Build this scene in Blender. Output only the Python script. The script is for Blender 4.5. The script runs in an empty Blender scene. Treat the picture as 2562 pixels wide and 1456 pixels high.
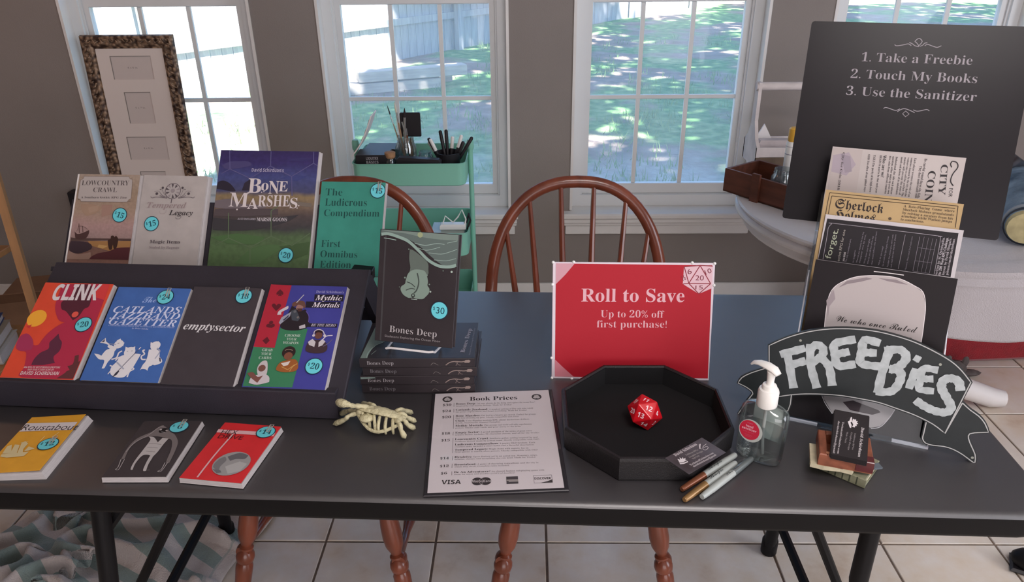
import bpy, bmesh, math, random
from mathutils import Vector, Matrix
random.seed(7)
C = bpy.context.collection
S = bpy.context.scene
PI = math.pi

# ------------------------------------------------------------------ camera, sky, sun, big lights, exposure
cd = bpy.data.cameras.new('camera'); cam = bpy.data.objects.new('camera', cd); C.objects.link(cam)
cd.sensor_width = 36.0; cd.lens = 1876.39/2562*36.0; cd.clip_start = .05; cd.clip_end = 200
_th, _yw, _ro = .450977, .0229, -.0122254
_F = Vector((-math.sin(_yw)*math.cos(_th), math.cos(_yw)*math.cos(_th), -math.sin(_th)))
_R = Vector((math.cos(_yw), math.sin(_yw), 0)); _U = _R.cross(_F)
_R2 = _R*math.cos(_ro)+_U*math.sin(_ro); _U2 = _U*math.cos(_ro)-_R*math.sin(_ro)
cam.matrix_world = Matrix(((_R2.x, _U2.x, -_F.x, 0), (_R2.y, _U2.y, -_F.y, 0), (_R2.z, _U2.z, -_F.z, 1.54224), (0, 0, 0, 1)))
S.camera = cam
W = bpy.data.worlds.new('sky'); S.world = W; W.use_nodes = True
_n = W.node_tree.nodes; _bg = _n['Background']
_sky = _n.new('ShaderNodeTexSky'); _sky.sky_type = 'HOSEK_WILKIE'; _sky.turbidity = 3.0
_sky.sun_direction = Vector((.15, -.55, .82)).normalized()
W.node_tree.links.new(_sky.outputs[0], _bg.inputs[0]); _bg.inputs[1].default_value = 12.5
def lamp(name, typ, loc, target, energy, color, **kw):
    l = bpy.data.lights.new(name, typ); l.energy = energy; l.color = color
    for k, v in kw.items(): setattr(l, k, v)
    o = bpy.data.objects.new(name, l); C.objects.link(o); o.location = loc
    d = Vector(target)-Vector(loc); o.rotation_euler = d.to_track_quat('-Z', 'Y').to_euler(); return o
lamp('sun', 'SUN', (0, 0, 12), (-.15, .55, 12-.82), 30.0, (1, .96, .90), angle=.009)
lamp('rear_fill', 'AREA', (.7, -2.3, 1.1), (.7, 0, .95), 47, (1, .93, .95), shape='RECTANGLE', size=2.6, size_y=1.9)  # fill light added behind the camera; the wall there has no door
lamp('right_fill', 'AREA', (3.0, .3, 1.35), (0, .9, .6), 58, (.86, .9, 1), shape='RECTANGLE', size=2.0, size_y=1.5)  # bluish fill added at the right wall, which has no window
lamp('overhead_fill', 'AREA', (.5, -.1, 2.42), (.5, .1, 0), 24, (1, .93, .91), shape='DISK', size=.9)  # unseen overhead disc added to brighten table and floor
lamp('side_lamp', 'POINT', (-2.25, 2.2, 1.9), (0, 0, 0), 3.2, (1, .5, .28), shadow_soft_size=.08)
S.view_settings.view_transform = 'Standard'; S.view_settings.look = 'None'; S.view_settings.gamma = 1
S.view_settings.use_curve_mapping = False; S.view_settings.exposure = .24
try:
    S.cycles.use_denoising = True; S.cycles.max_bounces = 10; S.cycles.transparent_max_bounces = 16; S.cycles.caustics_reflective = False; S.cycles.caustics_refractive = False; S.cycles.sample_clamp_indirect = 6
except Exception: pass

# ------------------------------------------------------------------ materials
def lin(h):
    r = []
    for i in (0, 2, 4):
        c = int(h[i:i+2], 16)/255; r.append(c/12.92 if c <= .04045 else ((c+.055)/1.055)**2.4)
    return r
_M = {}
def mat(name, hexc, rough=.5, metal=0, noise=None, bump=None, k=1.0, spec=.5, coat=0, trans=0, alpha=1, ior=1.45, sheen=0, stretch=None, hex2=None):
    if name in _M: return _M[name]
    m = bpy.data.materials.new(name); m.use_nodes = True; t = m.node_tree; b = t.nodes['Principled BSDF']
    c = [min(.92, v*k) for v in lin(hexc)]
    b.inputs['Base Color'].default_value = (*c, 1); b.inputs['Roughness'].default_value = rough; b.inputs['Metallic'].default_value = metal
    b.inputs['Specular IOR Level'].default_value = spec; b.inputs['IOR'].default_value = ior
    b.inputs['Coat Weight'].default_value = coat; b.inputs['Transmission Weight'].default_value = trans; b.inputs['Alpha'].default_value = alpha
    b.inputs['Sheen Weight'].default_value = sheen
    if noise or bump:
        tc = t.nodes.new('ShaderNodeTexCoord'); mp = t.nodes.new('ShaderNodeMapping'); t.links.new(tc.outputs['Object'], mp.inputs[0])
        if stretch: mp.inputs['Scale'].default_value = stretch
    if noise:
        nz = t.nodes.new('ShaderNodeTexNoise'); nz.inputs['Scale'].default_value = noise[0]; nz.inputs['Detail'].default_value = 5; t.links.new(mp.outputs[0], nz.inputs[0])
        rp = t.nodes.new('ShaderNodeValToRGB'); a = noise[1]
        c2 = [min(.92, v*k) for v in lin(hex2)] if hex2 else [min(.95, v*(1+a)) for v in c]
        rp.color_ramp.elements[0].position = .32; rp.color_ramp.elements[1].position = .68
        rp.color_ramp.elements[0].color = (*[v*(1-a) for v in c], 1); rp.color_ramp.elements[1].color = (*c2, 1)
        t.links.new(nz.outputs[0], rp.inputs[0]); t.links.new(rp.outputs[0], b.inputs['Base Color'])
    if bump:
        nb = t.nodes.new('ShaderNodeTexNoise'); nb.inputs['Scale'].default_value = bump[0]; nb.inputs['Detail'].default_value = 4; t.links.new(mp.outputs[0], nb.inputs[0])
        bp = t.nodes.new('ShaderNodeBump'); bp.inputs['Strength'].default_value = bump[1]; bp.inputs['Distance'].default_value = .01
        t.links.new(nb.outputs[0], bp.inputs['Height']); t.links.new(bp.outputs[0], b.inputs['Normal'])
    _M[name] = m; return m
KA = 1.18
def ink(h): return mat('ink_'+h, h, .55, k=KA, spec=.3)

def ramp_mat(name, axis, scale, stops, rough=.4, nscale=18, namt=.12, grain=.25):
    """printed picture: a colour ramp along one local axis, broken up by noise"""
    m = bpy.data.materials.new(name); m.use_nodes = True; t = m.node_tree; b = t.nodes['Principled BSDF']; b.inputs['Roughness'].default_value = rough
    tc = t.nodes.new('ShaderNodeTexCoord'); sp = t.nodes.new('ShaderNodeSeparateXYZ'); t.links.new(tc.outputs['Object'], sp.inputs[0])
    nz = t.nodes.new('ShaderNodeTexNoise'); nz.inputs['Scale'].default_value = nscale; nz.inputs['Detail'].default_value = 6; t.links.new(tc.outputs['Object'], nz.inputs[0])
    m1 = t.nodes.new('ShaderNodeMath'); m1.operation = 'MULTIPLY'; m1.inputs[1].default_value = 1/scale; t.links.new(sp.outputs[axis], m1.inputs[0])
    m2 = t.nodes.new('ShaderNodeMath'); m2.operation = 'MULTIPLY_ADD'; m2.inputs[1].default_value = namt; t.links.new(nz.outputs[0], m2.inputs[0]); t.links.new(m1.outputs[0], m2.inputs[2])
    m3 = t.nodes.new('ShaderNodeMath'); m3.operation = 'SUBTRACT'; m3.inputs[1].default_value = namt/2; t.links.new(m2.outputs[0], m3.inputs[0])
    rp = t.nodes.new('ShaderNodeValToRGB'); e = rp.color_ramp.elements
    e[0].position = stops[0][0]; e[0].color = (*[v*KA for v in lin(stops[0][1])], 1); e[1].position = stops[-1][0]; e[1].color = (*[v*KA for v in lin(stops[-1][1])], 1)
    for p_, h in stops[1:-1]: x = e.new(p_); x.color = (*[v*KA for v in lin(h)], 1)
    t.links.new(m3.outputs[0], rp.inputs[0])
    n2 = t.nodes.new('ShaderNodeTexNoise'); n2.inputs['Scale'].default_value = nscale*7; n2.inputs['Detail'].default_value = 4; t.links.new(tc.outputs['Object'], n2.inputs[0])
    mr = t.nodes.new('ShaderNodeMapRange'); mr.inputs[1].default_value = .3; mr.inputs[2].default_value = .7; mr.inputs[3].default_value = 1-grain; mr.inputs[4].default_value = 1+grain; t.links.new(n2.outputs[0], mr.inputs[0])
    mx = t.nodes.new('ShaderNodeMix'); mx.data_type = 'RGBA'; mx.blend_type = 'MULTIPLY'; mx.inputs[0].default_value = 1
    t.links.new(rp.outputs[0], mx.inputs[6]); t.links.new(mr.outputs[0], mx.inputs[7]); t.links.new(mx.outputs[2], b.inputs['Base Color'])
    return m

def glass_mat(name, tint=(.94, .96, .96), haze=0.0, gloss=.08, fres=.6):
    m = bpy.data.materials.new(name); m.use_nodes = True; t = m.node_tree; t.nodes.remove(t.nodes['Principled BSDF']); out = t.nodes['Material Output']
    tr = t.nodes.new('ShaderNodeBsdfTransparent'); tr.inputs[0].default_value = (*tint, 1)
    gl = t.nodes.new('ShaderNodeBsdfGlossy'); gl.inputs['Roughness'].default_value = .03
    fr = t.nodes.new('ShaderNodeLayerWeight'); fr.inputs[0].default_value = .25
    mm = t.nodes.new('ShaderNodeMath'); mm.operation = 'MULTIPLY_ADD'; mm.inputs[1].default_value = fres; mm.inputs[2].default_value = gloss; t.links.new(fr.outputs['Fresnel'], mm.inputs[0])
    mx = t.nodes.new('ShaderNodeMixShader'); t.links.new(mm.outputs[0], mx.inputs[0]); t.links.new(tr.outputs[0], mx.inputs[1]); t.links.new(gl.outputs[0], mx.inputs[2]); last = mx
    if haze:
        df = t.nodes.new('ShaderNodeBsdfTranslucent'); df.inputs[0].default_value = (.9, .93, .95, 1)
        m2 = t.nodes.new('ShaderNodeMixShader'); m2.inputs[0].default_value = haze; t.links.new(mx.outputs[0], m2.inputs[1]); t.links.new(df.outputs[0], m2.inputs[2]); last = m2
    t.links.new(last.outputs[0], out.inputs[0]); return m

# ------------------------------------------------------------------ mesh helpers
class MB:
    def __init__(s): s.v = []; s.f = []
    def add(s, vs, fs, M=None):
        o = len(s.v); s.v += [tuple(M @ Vector(v)) for v in vs] if M else [tuple(v) for v in vs]; s.f += [tuple(i+o for i in f) for f in fs]; return s
    def box(s, a, b, M=None, ch=0):
        x0, y0, z0 = a; x1, y1, z1 = b
        if ch:
            c = ch; vs = []
            for z, k in ((z0, c), (z0+c, 0), (z1-c, 0), (z1, c)):
                for x, y in ((x0+k+0, y0+k), (x1-k, y0+k), (x1-k, y1-k), (x0+k, y1-k)): vs.append((x, y, z))
            fs = [(3, 2, 1, 0), (12, 13, 14, 15)]
            for l in range(3):
                for i in range(4): j = (i+1) % 4; fs.append((l*4+i, l*4+j, l*4+4+j, l*4+4+i))
            return s.add(vs, fs, M)
        return s.add([(x0, y0, z0), (x1, y0, z0), (x1, y1, z0), (x0, y1, z0), (x0, y0, z1), (x1, y0, z1), (x1, y1, z1), (x0, y1, z1)],
                     [(3, 2, 1, 0), (4, 5, 6, 7), (0, 1, 5, 4), (1, 2, 6, 5), (2, 3, 7, 6), (3, 0, 4, 7)], M)
    def prism(s, pts, z0, z1, M=None):
        n = len(pts); a = sum(pts[i][0]*pts[(i+1) % n][1]-pts[(i+1) % n][0]*pts[i][1] for i in range(n))
        if a < 0: pts = pts[::-1]
        return s.add([(x, y, z0) for x, y in pts]+[(x, y, z1) for x, y in pts], [tuple(range(n))[::-1], tuple(range(n, 2*n))]+[(i, (i+1) % n, n+(i+1) % n, n+i) for i in range(n)], M)
    def tube(s, pts, r, n=10, M=None, closed=False, flat=1.0):
        P = [Vector(p) for p in pts]; m = len(P); rr = r if isinstance(r, (list, tuple)) else [r]*m; vs = []; fs = []; up = None
        for i in range(m):
            if closed: d = P[(i+1) % m]-P[i-1]
            else: d = P[min(i+1, m-1)]-P[max(i-1, 0)]
            d.normalize()
            if up is None:
                up = Vector((0, 0, 1)) if abs(d.z) < .9 else Vector((0, 1, 0))
            a = d.cross(up)
            if a.length < 1e-5: a = d.cross(Vector((1, 0, 0)))
            a.normalize(); b = a.cross(d).normalized(); up = b
            for k in range(n):
                t = 2*PI*k/n; vs.append(P[i]+a*math.cos(t)*rr[i]+b*math.sin(t)*rr[i]*flat)
        for i in range(m if closed else m-1):
            j = (i+1) % m
            for k in range(n): l = (k+1) % n; fs.append((i*n+k, i*n+l, j*n+l, j*n+k))
        if not closed: fs += [tuple(range(n))[::-1], tuple(range((m-1)*n, m*n))]
        return s.add(vs, fs, M)
    def lathe(s, prof, n=20, M=None, cap=True):
        vs = []; fs = []; m = len(prof)
        for r, z in prof:
            for k in range(n): t = 2*PI*k/n; vs.append((r*math.cos(t), r*math.sin(t), z))
        for i in range(m-1):
            for k in range(n): l = (k+1) % n; fs.append((i*n+k, i*n+l, (i+1)*n+l, (i+1)*n+k))
        if cap: fs += [tuple(range(n))[::-1], tuple(range((m-1)*n, m*n))]
        return s.add(vs, fs, M)
    def ball(s, c, r, n=12, M=None):
        rx, ry, rz = r if isinstance(r, (tuple, list)) else (r, r, r); m = n//2; vs = []; fs = []
        for i in range(m+1):
            a = PI*i/m
            for k in range(n): t = 2*PI*k/n; vs.append((c[0]+rx*math.sin(a)*math.cos(t), c[1]+ry*math.sin(a)*math.sin(t), c[2]-rz*math.cos(a)))
        for i in range(m):
            for k in range(n): l = (k+1) % n; fs.append((i*n+k, i*n+l, (i+1)*n+l, (i+1)*n+k))
        return s.add(vs, fs, M)
    def grid(s, f, nu, nv, M=None):
        vs = [f(i/nu, j/nv) for j in range(nv+1) for i in range(nu+1)]
        return s.add(vs, [(j*(nu+1)+i, j*(nu+1)+i+1, (j+1)*(nu+1)+i+1, (j+1)*(nu+1)+i) for j in range(nv) for i in range(nu)], M)
    def build(s, name, m, parent=None, smooth=False, angle=None, bevel=0, solid=0, sub=0, label=None, merge=False):
        me = bpy.data.meshes.new(name); me.from_pydata(s.v, [], s.f)
        if merge or bevel or (smooth and len(s.f) < 9000 and not solid):
            b = bmesh.new(); b.from_mesh(me)
            if merge or bevel: bmesh.ops.remove_doubles(b, verts=b.verts, dist=1e-5)
            bmesh.ops.recalc_face_normals(b, faces=b.faces)
            if bevel: bmesh.ops.bevel(b, geom=[e for e in b.edges if e.is_manifold and e.calc_face_angle(0) > .5], offset=bevel, segments=2, affect='EDGES', profile=.6)
            b.to_mesh(me); b.free()
        me.materials.append(m)
        if smooth: me.polygons.foreach_set('use_smooth', [True]*len(me.polygons))
        me.update(); o = bpy.data.objects.new(name, me); C.objects.link(o)
        if parent: o.parent = parent
        if solid: x = o.modifiers.new('thick', 'SOLIDIFY'); x.thickness = solid; x.offset = 0
        if sub: x = o.modifiers.new('sub', 'SUBSURF'); x.levels = x.render_levels = sub
        if smooth and not sub:
            try:
                for e in me.edges: pass
                me.set_sharp_from_angle(angle=angle or .7)
            except Exception: pass
        if label: o['label'] = label
        return o
def Rz(a): return Matrix.Rotation(a, 4, 'Z')
def T(x, y, z): return Matrix.Translation((x, y, z))
def axes(P, u, v, n): return Matrix(((u[0], v[0], n[0], P[0]), (u[1], v[1], n[1], P[1]), (u[2], v[2], n[2], P[2]), (0, 0, 0, 1)))
def thing(name, label, cat, M=None, group=None):
    o = bpy.data.objects.new(name, None); o.empty_display_size = .05; C.objects.link(o)
    if M is not None: o.matrix_world = M
    o['label'] = label; o['category'] = cat
    if group: o['group'] = group
    return o
def tag(o, label, cat, group=None):
    o['label'] = label; o['category'] = cat
    if group: o['group'] = group
    return o
def structure(o): o['kind'] = 'structure'; return o
def align(p0, p1):
    """matrix taking z axis 0..1 onto p0..p1 direction (unit scale)"""
    d = Vector(p1)-Vector(p0); q = d.to_track_quat('Z', 'Y'); return Matrix.Translation(p0) @ q.to_matrix().to_4x4()

# ------------------------------------------------------------------ flat print on covers
STY = {'sb': (0x1D400, 0), 'sbt': (0x1D400, -.010), 'si': (0x1D434, 0), 'sbi': (0x1D468, 0), 'script': (0x1D4D0, 0), 'frak': (0x1D56C, 0), 'sans': (None, 0), 'ssb': (0x1D5D4, 0), 'heavy': (0x1D5D4, .018)}
def uni(s, b):
    if b is None: return s
    o = ''
    for c in s:
        if 'A' <= c <= 'Z': o += chr(b+ord(c)-65)
        elif 'a' <= c <= 'z':
            k = b+26+ord(c)-97; o += chr(0x210E if k == 0x1D455 else k)
        elif '0' <= c <= '9' and b in (0x1D400, 0x1D468): o += chr(0x1D7CE+ord(c)-48)
        elif '0' <= c <= '9' and b == 0x1D5D4: o += chr(0x1D7EC+ord(c)-48)
        else: o += c
    return o
_tc = {}
def text_mesh(s, style, res):
    key = (s, style, res)
    if key in _tc: return _tc[key]
    prefetch([key]); return _tc[key]
def prefetch(keys):
    """set many strings at once: one evaluation of the scene for all of them"""
    todo = []
    for key in dict.fromkeys(keys):
        if key in _tc: continue
        s, style, res = key; b, off = STY[style]; c = bpy.data.curves.new('txt', 'FONT'); c.body = uni(s, b); c.resolution_u = res; c.offset = off; c.fill_mode = 'FRONT'
        o = bpy.data.objects.new('txt', c); C.objects.link(o); todo.append((key, o, c))
    if not todo: return
    dg = bpy.context.evaluated_depsgraph_get(); dg.update()
    for key, o, c in todo:
        me = bpy.data.meshes.new_from_object(o.evaluated_get(dg))
        vs = [(v.co.x, v.co.y) for v in me.vertices]; fs = [tuple(p.vertices) for p in me.polygons]; bpy.data.meshes.remove(me)
        _tc[key] = (vs, fs, min(v[0] for v in vs), max(v[0] for v in vs))
    for key, o, c in todo: bpy.data.objects.remove(o); bpy.data.curves.remove(c)
def res_of(cap): return 1 if cap < .0022 else (2 if cap < .008 else 4)
class Print:
    """flat printed shapes, in metres of the cover's own plane, stacked in hair-thin layers"""
    def __init__(s, z=.0002, clip=None): s.z = z; s.clip = clip; s.m = {}; s.t = {}
    def mb(s, c, txt=False):
        s.z += .00003; d = s.t if txt else s.m
        if c not in d: d[c] = MB()
        return d[c]
    def poly(s, c, pts):
        n = len(pts); a = sum(pts[i][0]*pts[(i+1) % n][1]-pts[(i+1) % n][0]*pts[i][1] for i in range(n)); b = s.mb(c)
        b.add([(x, y, s.z) for x, y in (pts if a > 0 else pts[::-1])], [tuple(range(n))])
    def spoly(s, c, pts):
        """filled shape with rounded outline; corners sharper than 80 degrees stay sharp"""
        P = [Vector((x, y)) for x, y in pts]; n = len(P); tg = []
        for i in range(n):
            a, b = P[i]-P[i-1], P[(i+1) % n]-P[i]; tg.append(Vector((0, 0)) if a.length < 1e-6 or b.length < 1e-6 or a.angle(b) > 1.4 else (P[(i+1) % n]-P[i-1])*.5)
        Q = []
        for i in range(n):
            p0, p1, m0, m1 = P[i], P[(i+1) % n], tg[i], tg[(i+1) % n]
            for k in range(4): t = k/4; Q.append(tuple((2*t**3-3*t*t+1)*p0+(t**3-2*t*t+t)*m0+(-2*t**3+3*t*t)*p1+(t**3-t*t)*m1))
        if s.clip: Q = [(min(max(x, .0003), s.clip[0]-.0003), min(max(y, .0003), s.clip[1]-.0003)) for x, y in Q]
        s.poly(c, Q)
    def stroke(s, c, w, pts, raw=False):
        if not raw and len(pts) > 2:                  # break the line at sharp corners
            for i in range(1, len(pts)-1):
                a, b_ = Vector(pts[i])-Vector(pts[i-1]), Vector(pts[i+1])-Vector(pts[i])
                if a.length > .012 and a.length > 1e-6 and b_.length > 1e-6 and a.angle(b_) > .9: s.stroke(c, w, pts[:i+1]); s.z -= .00003; s.stroke(c, w, pts[i:]); return
        b = s.mb(c); P = [Vector((x, y)) for x, y in pts]; closed = len(P) > 3 and (P[0]-P[-1]).length < 1e-5
        if not raw and len(P) > 2 and not closed:      # round the bends
            Q = []
            for i in range(len(P)-1):
                p0, p1, p2, p3 = P[max(i-1, 0)], P[i], P[i+1], P[min(i+2, len(P)-1)]
                for k in range(4):
                    t = k/4; Q.append(.5*((2*p1)+(p2-p0)*t+(2*p0-5*p1+4*p2-p3)*t*t+(3*p1-p0-3*p2+p3)*t**3))
            Q.append(P[-1]); P = Q
        vs = []; m = len(P)
        for i in range(m):
            d = P[min(i+1, m-1)]-P[max(i-1, 0)]
            if closed and i in (0, m-1): d = P[1]-P[m-2]
            d = d.normalized() if d.length > 1e-9 else Vector((1, 0)); n = Vector((-d.y, d.x))*w/2
            vs += [(*(P[i]-n), s.z), (*(P[i]+n), s.z)]
        b.add(vs, [(2*i, 2*i+2, 2*i+3, 2*i+1) for i in range(m-1)])
    def disc(s, c, p, r, ry=None, n=28):
        ry = ry or r; s.mb(c).add([(p[0]+r*math.cos(2*PI*i/n), p[1]+ry*math.sin(2*PI*i/n), s.z) for i in range(n)], [tuple(range(n))])
    def text(s, c, style, st, a, b, cap, res=None):
        if res is None: res = res_of(cap)
        vs, fs, x0, x1 = text_mesh(st, style, res); L = math.hypot(b[0]-a[0], b[1]-a[1]); dx, dy = (b[0]-a[0])/L, (b[1]-a[1])/L
        sx = L/(x1-x0); sy = cap/.70; m = s.mb(c, True)
        m.add([(a[0]+(x-x0)*sx*dx-y*sy*dy, a[1]+(x-x0)*sx*dy+y*sy*dx, s.z) for x, y in vs], fs)
    def run(s, items):
        later = []
        for it in items:
            if it[0] == 'P': s.poly(it[1], it[2])
            elif it[0] == 'Q': s.spoly(it[1], it[2])
            elif it[0] == 'S': s.stroke(it[1], it[2], it[3])
            elif it[0] == 'D': s.disc(it[1], it[2], it[3])
            elif it[0] == 'T': s.text(it[1], it[2], it[3], it[4], it[5], it[6])
            elif it[0] == 'K': later.append(it)
        return later
    def build(s, parent, an='artwork', tn='lettering'):
        for c, b in s.m.items(): b.build(an, ink(c), parent)
        for c, b in s.t.items(): b.build(tn, ink(c), parent)
cyan = mat('sticker_cyan', '5fbcc6', .5, k=KA); navy = mat('sticker_rim', '122c3c', .5, k=1.2)
clipm = mat('clip_metal', 'b8b0a8', .35, .3)
def sticker(parent, p, fig, rot, clip=False, r=.0168, z=.0016):
    M = T(p[0], p[1], z) @ Rz(math.radians(rot)); n = 36
    o = MB().lathe([(r, -.0003), (r, 0)], n, M).build('price_sticker', navy, parent)
    MB().lathe([(r*.91, 0), (r*.91, .00012)], n, M).build('sticker_face', cyan, o)
    P = Print(.0002); w = r*.95 if len(fig) > 1 else r*.5
    P.text('1d4450', 'sb' if fig != '30' else 'sans', fig, (-w*.5+r*.12, -r*.35), (w*.5+r*.12, -r*.35), r*.72, 4)
    P.text('3f8b98', 'sans', '$', (-r*.72, r*.0), (-r*.50, r*.0), r*.36, 2)
    b = MB(); [b.add([tuple(M @ Vector(v)) for v in m.v], m.f) for m in P.t.values()]
    b.build('figures', ink('1d4450'), o)
    if clip:
        w = .0032; q = [(-w, .004), (-w, .020), (w, .020), (w, -.001), (-w*.55, -.001), (-w*.55, .016), (w*.5, .016), (w*.5, .005)]
        MB().tube([(p[0]+x+.003, p[1]+y+.0005, z+.0012) for x, y in q], .0006, 6).build('paper_clip', clipm, parent)
def prefetch_art(A):
    prefetch([(it[3], it[2], res_of(it[6])) for L in A.values() for it in L if it[0] == 'T']+[(s, 'sb', 4) for s in ('20', '24', '18', '15', '12', '6', '14')]+[('30', 'sans', 4), ('$', 'sans', 2), ('Sharpie', 'script', 2), ('Bones Deep', 'sbt', 2), ('BASICS', 'ssb', 2), ('LIQUITEX', 'ssb', 2)]
             + [(str(i), 'ssb', 2) for i in range(1, 21)])

# ------------------------------------------------------------------ cover placements and printed designs (metres in each cover's own plane)
BOOK = {"clink":[[-.9814,1.168,.8005],[.99792,-.06453,.0],[.05531,.85538,.51504],[-.03324,-.51396,.85717],.1431,.2122],
"cat":[[-.8252,1.1583,.8007],[.99792,-.06453,.0],[.05531,.85538,.51504],[-.03324,-.51396,.85717],.1494,.2061],
"empty":[[-.6707,1.147,.7999],[.99792,-.06453,.0],[.05531,.85538,.51504],[-.03324,-.51396,.85717],.137,.2129],
"mythic":[[-.5174,1.1369,.7998],[.99792,-.06453,.0],[.05531,.85538,.51504],[-.03324,-.51396,.85717],.1536,.2222],
"low":[[-1.009,1.4797,.885],[.99719,-.07498,.0],[.04407,.58613,.80902],[-.06066,-.80674,.58779],.142,.2136],
"temp":[[-.858,1.4684,.885],[.99719,-.07498,.0],[.04407,.58613,.80902],[-.06066,-.80674,.58779],.1454,.2135],
"bone":[[-.6885,1.4556,.885],[.99719,-.07498,.0],[.04407,.58613,.80902],[-.06066,-.80674,.58779],.2224,.2742],
"lud":[[-.4539,1.438,.885],[.99719,-.07498,.0],[.04407,.58613,.80902],[-.06066,-.80674,.58779],.1411,.2063],
"deep":[[-.2849,1.2188,.85],[.97905,-.20364,.0],[.07288,.35038,.93377],[-.19015,-.9142,.35788],.1502,.2082],
"sign":[[.047,1.259,.74],[.99968,-.0253,.0],[.00608,.24015,.97072],[-.02456,-.97041,.24023],.3074,.2335],
"poster":[[.5098,1.424,1.0136],[.9444,-.3288,.0],[.10228,.29378,.95039],[-.31249,-.89754,.31107],.3782,.3797],
"t4":[[.5375,1.3059,.8981],[.92718,-.37461,.0],[.12843,.31788,.93939],[-.3519,-.87099,.34284],.2208,.2851],
"t3":[[.5052,1.2241,.8407],[.92718,-.37461,.0],[.12843,.31788,.93939],[-.3519,-.87099,.34284],.2208,.2851],
"t2":[[.5045,1.2037,.8007],[.92718,-.37461,.0],[.12843,.31788,.93939],[-.3519,-.87099,.34284],.2208,.2851],
"t1":[[.4707,1.1303,.7436],[.92718,-.37461,.0],[.12843,.31788,.93939],[-.3519,-.87099,.34284],.2208,.2851],
"list":[[-.158,.9196,.7445],[.99795,.06394,.0],[-.06394,.99795,.0],[.0,-.0,1.0],.216,.279],
"roust":[[-.8945,.9557,.75],[.99893,.04633,.0],[-.04633,.99893,.0],[.0,-.0,1.0],.098,.1564],
"adv":[[-.6888,.9486,.75],[.99998,.00696,.0],[-.00696,.99998,.0],[.0,-.0,1.0],.1046,.1517],
"hex":[[-.5619,.9476,.75],[.99149,-.13017,.0],[.13017,.99149,.0],[-.0,-.0,1.0],.1061,.1513],
"biz":[[.469,.9436,.8042],[.93413,-.35694,.0],[.33857,.88603,.31673],[-.11305,-.29586,.94852],.051,.089],
"tcard":[[.2165,.9535,.787],[.61241,-.79054,.0],[.79054,.61241,.0],[-.0,-.0,1.0],.0489,.087],
"stack":[[-.314,1.203,.82],[1.0,.0,.0],[.0,1.0,.0],[.0,-.0,1.0],.217,.13]}
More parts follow.
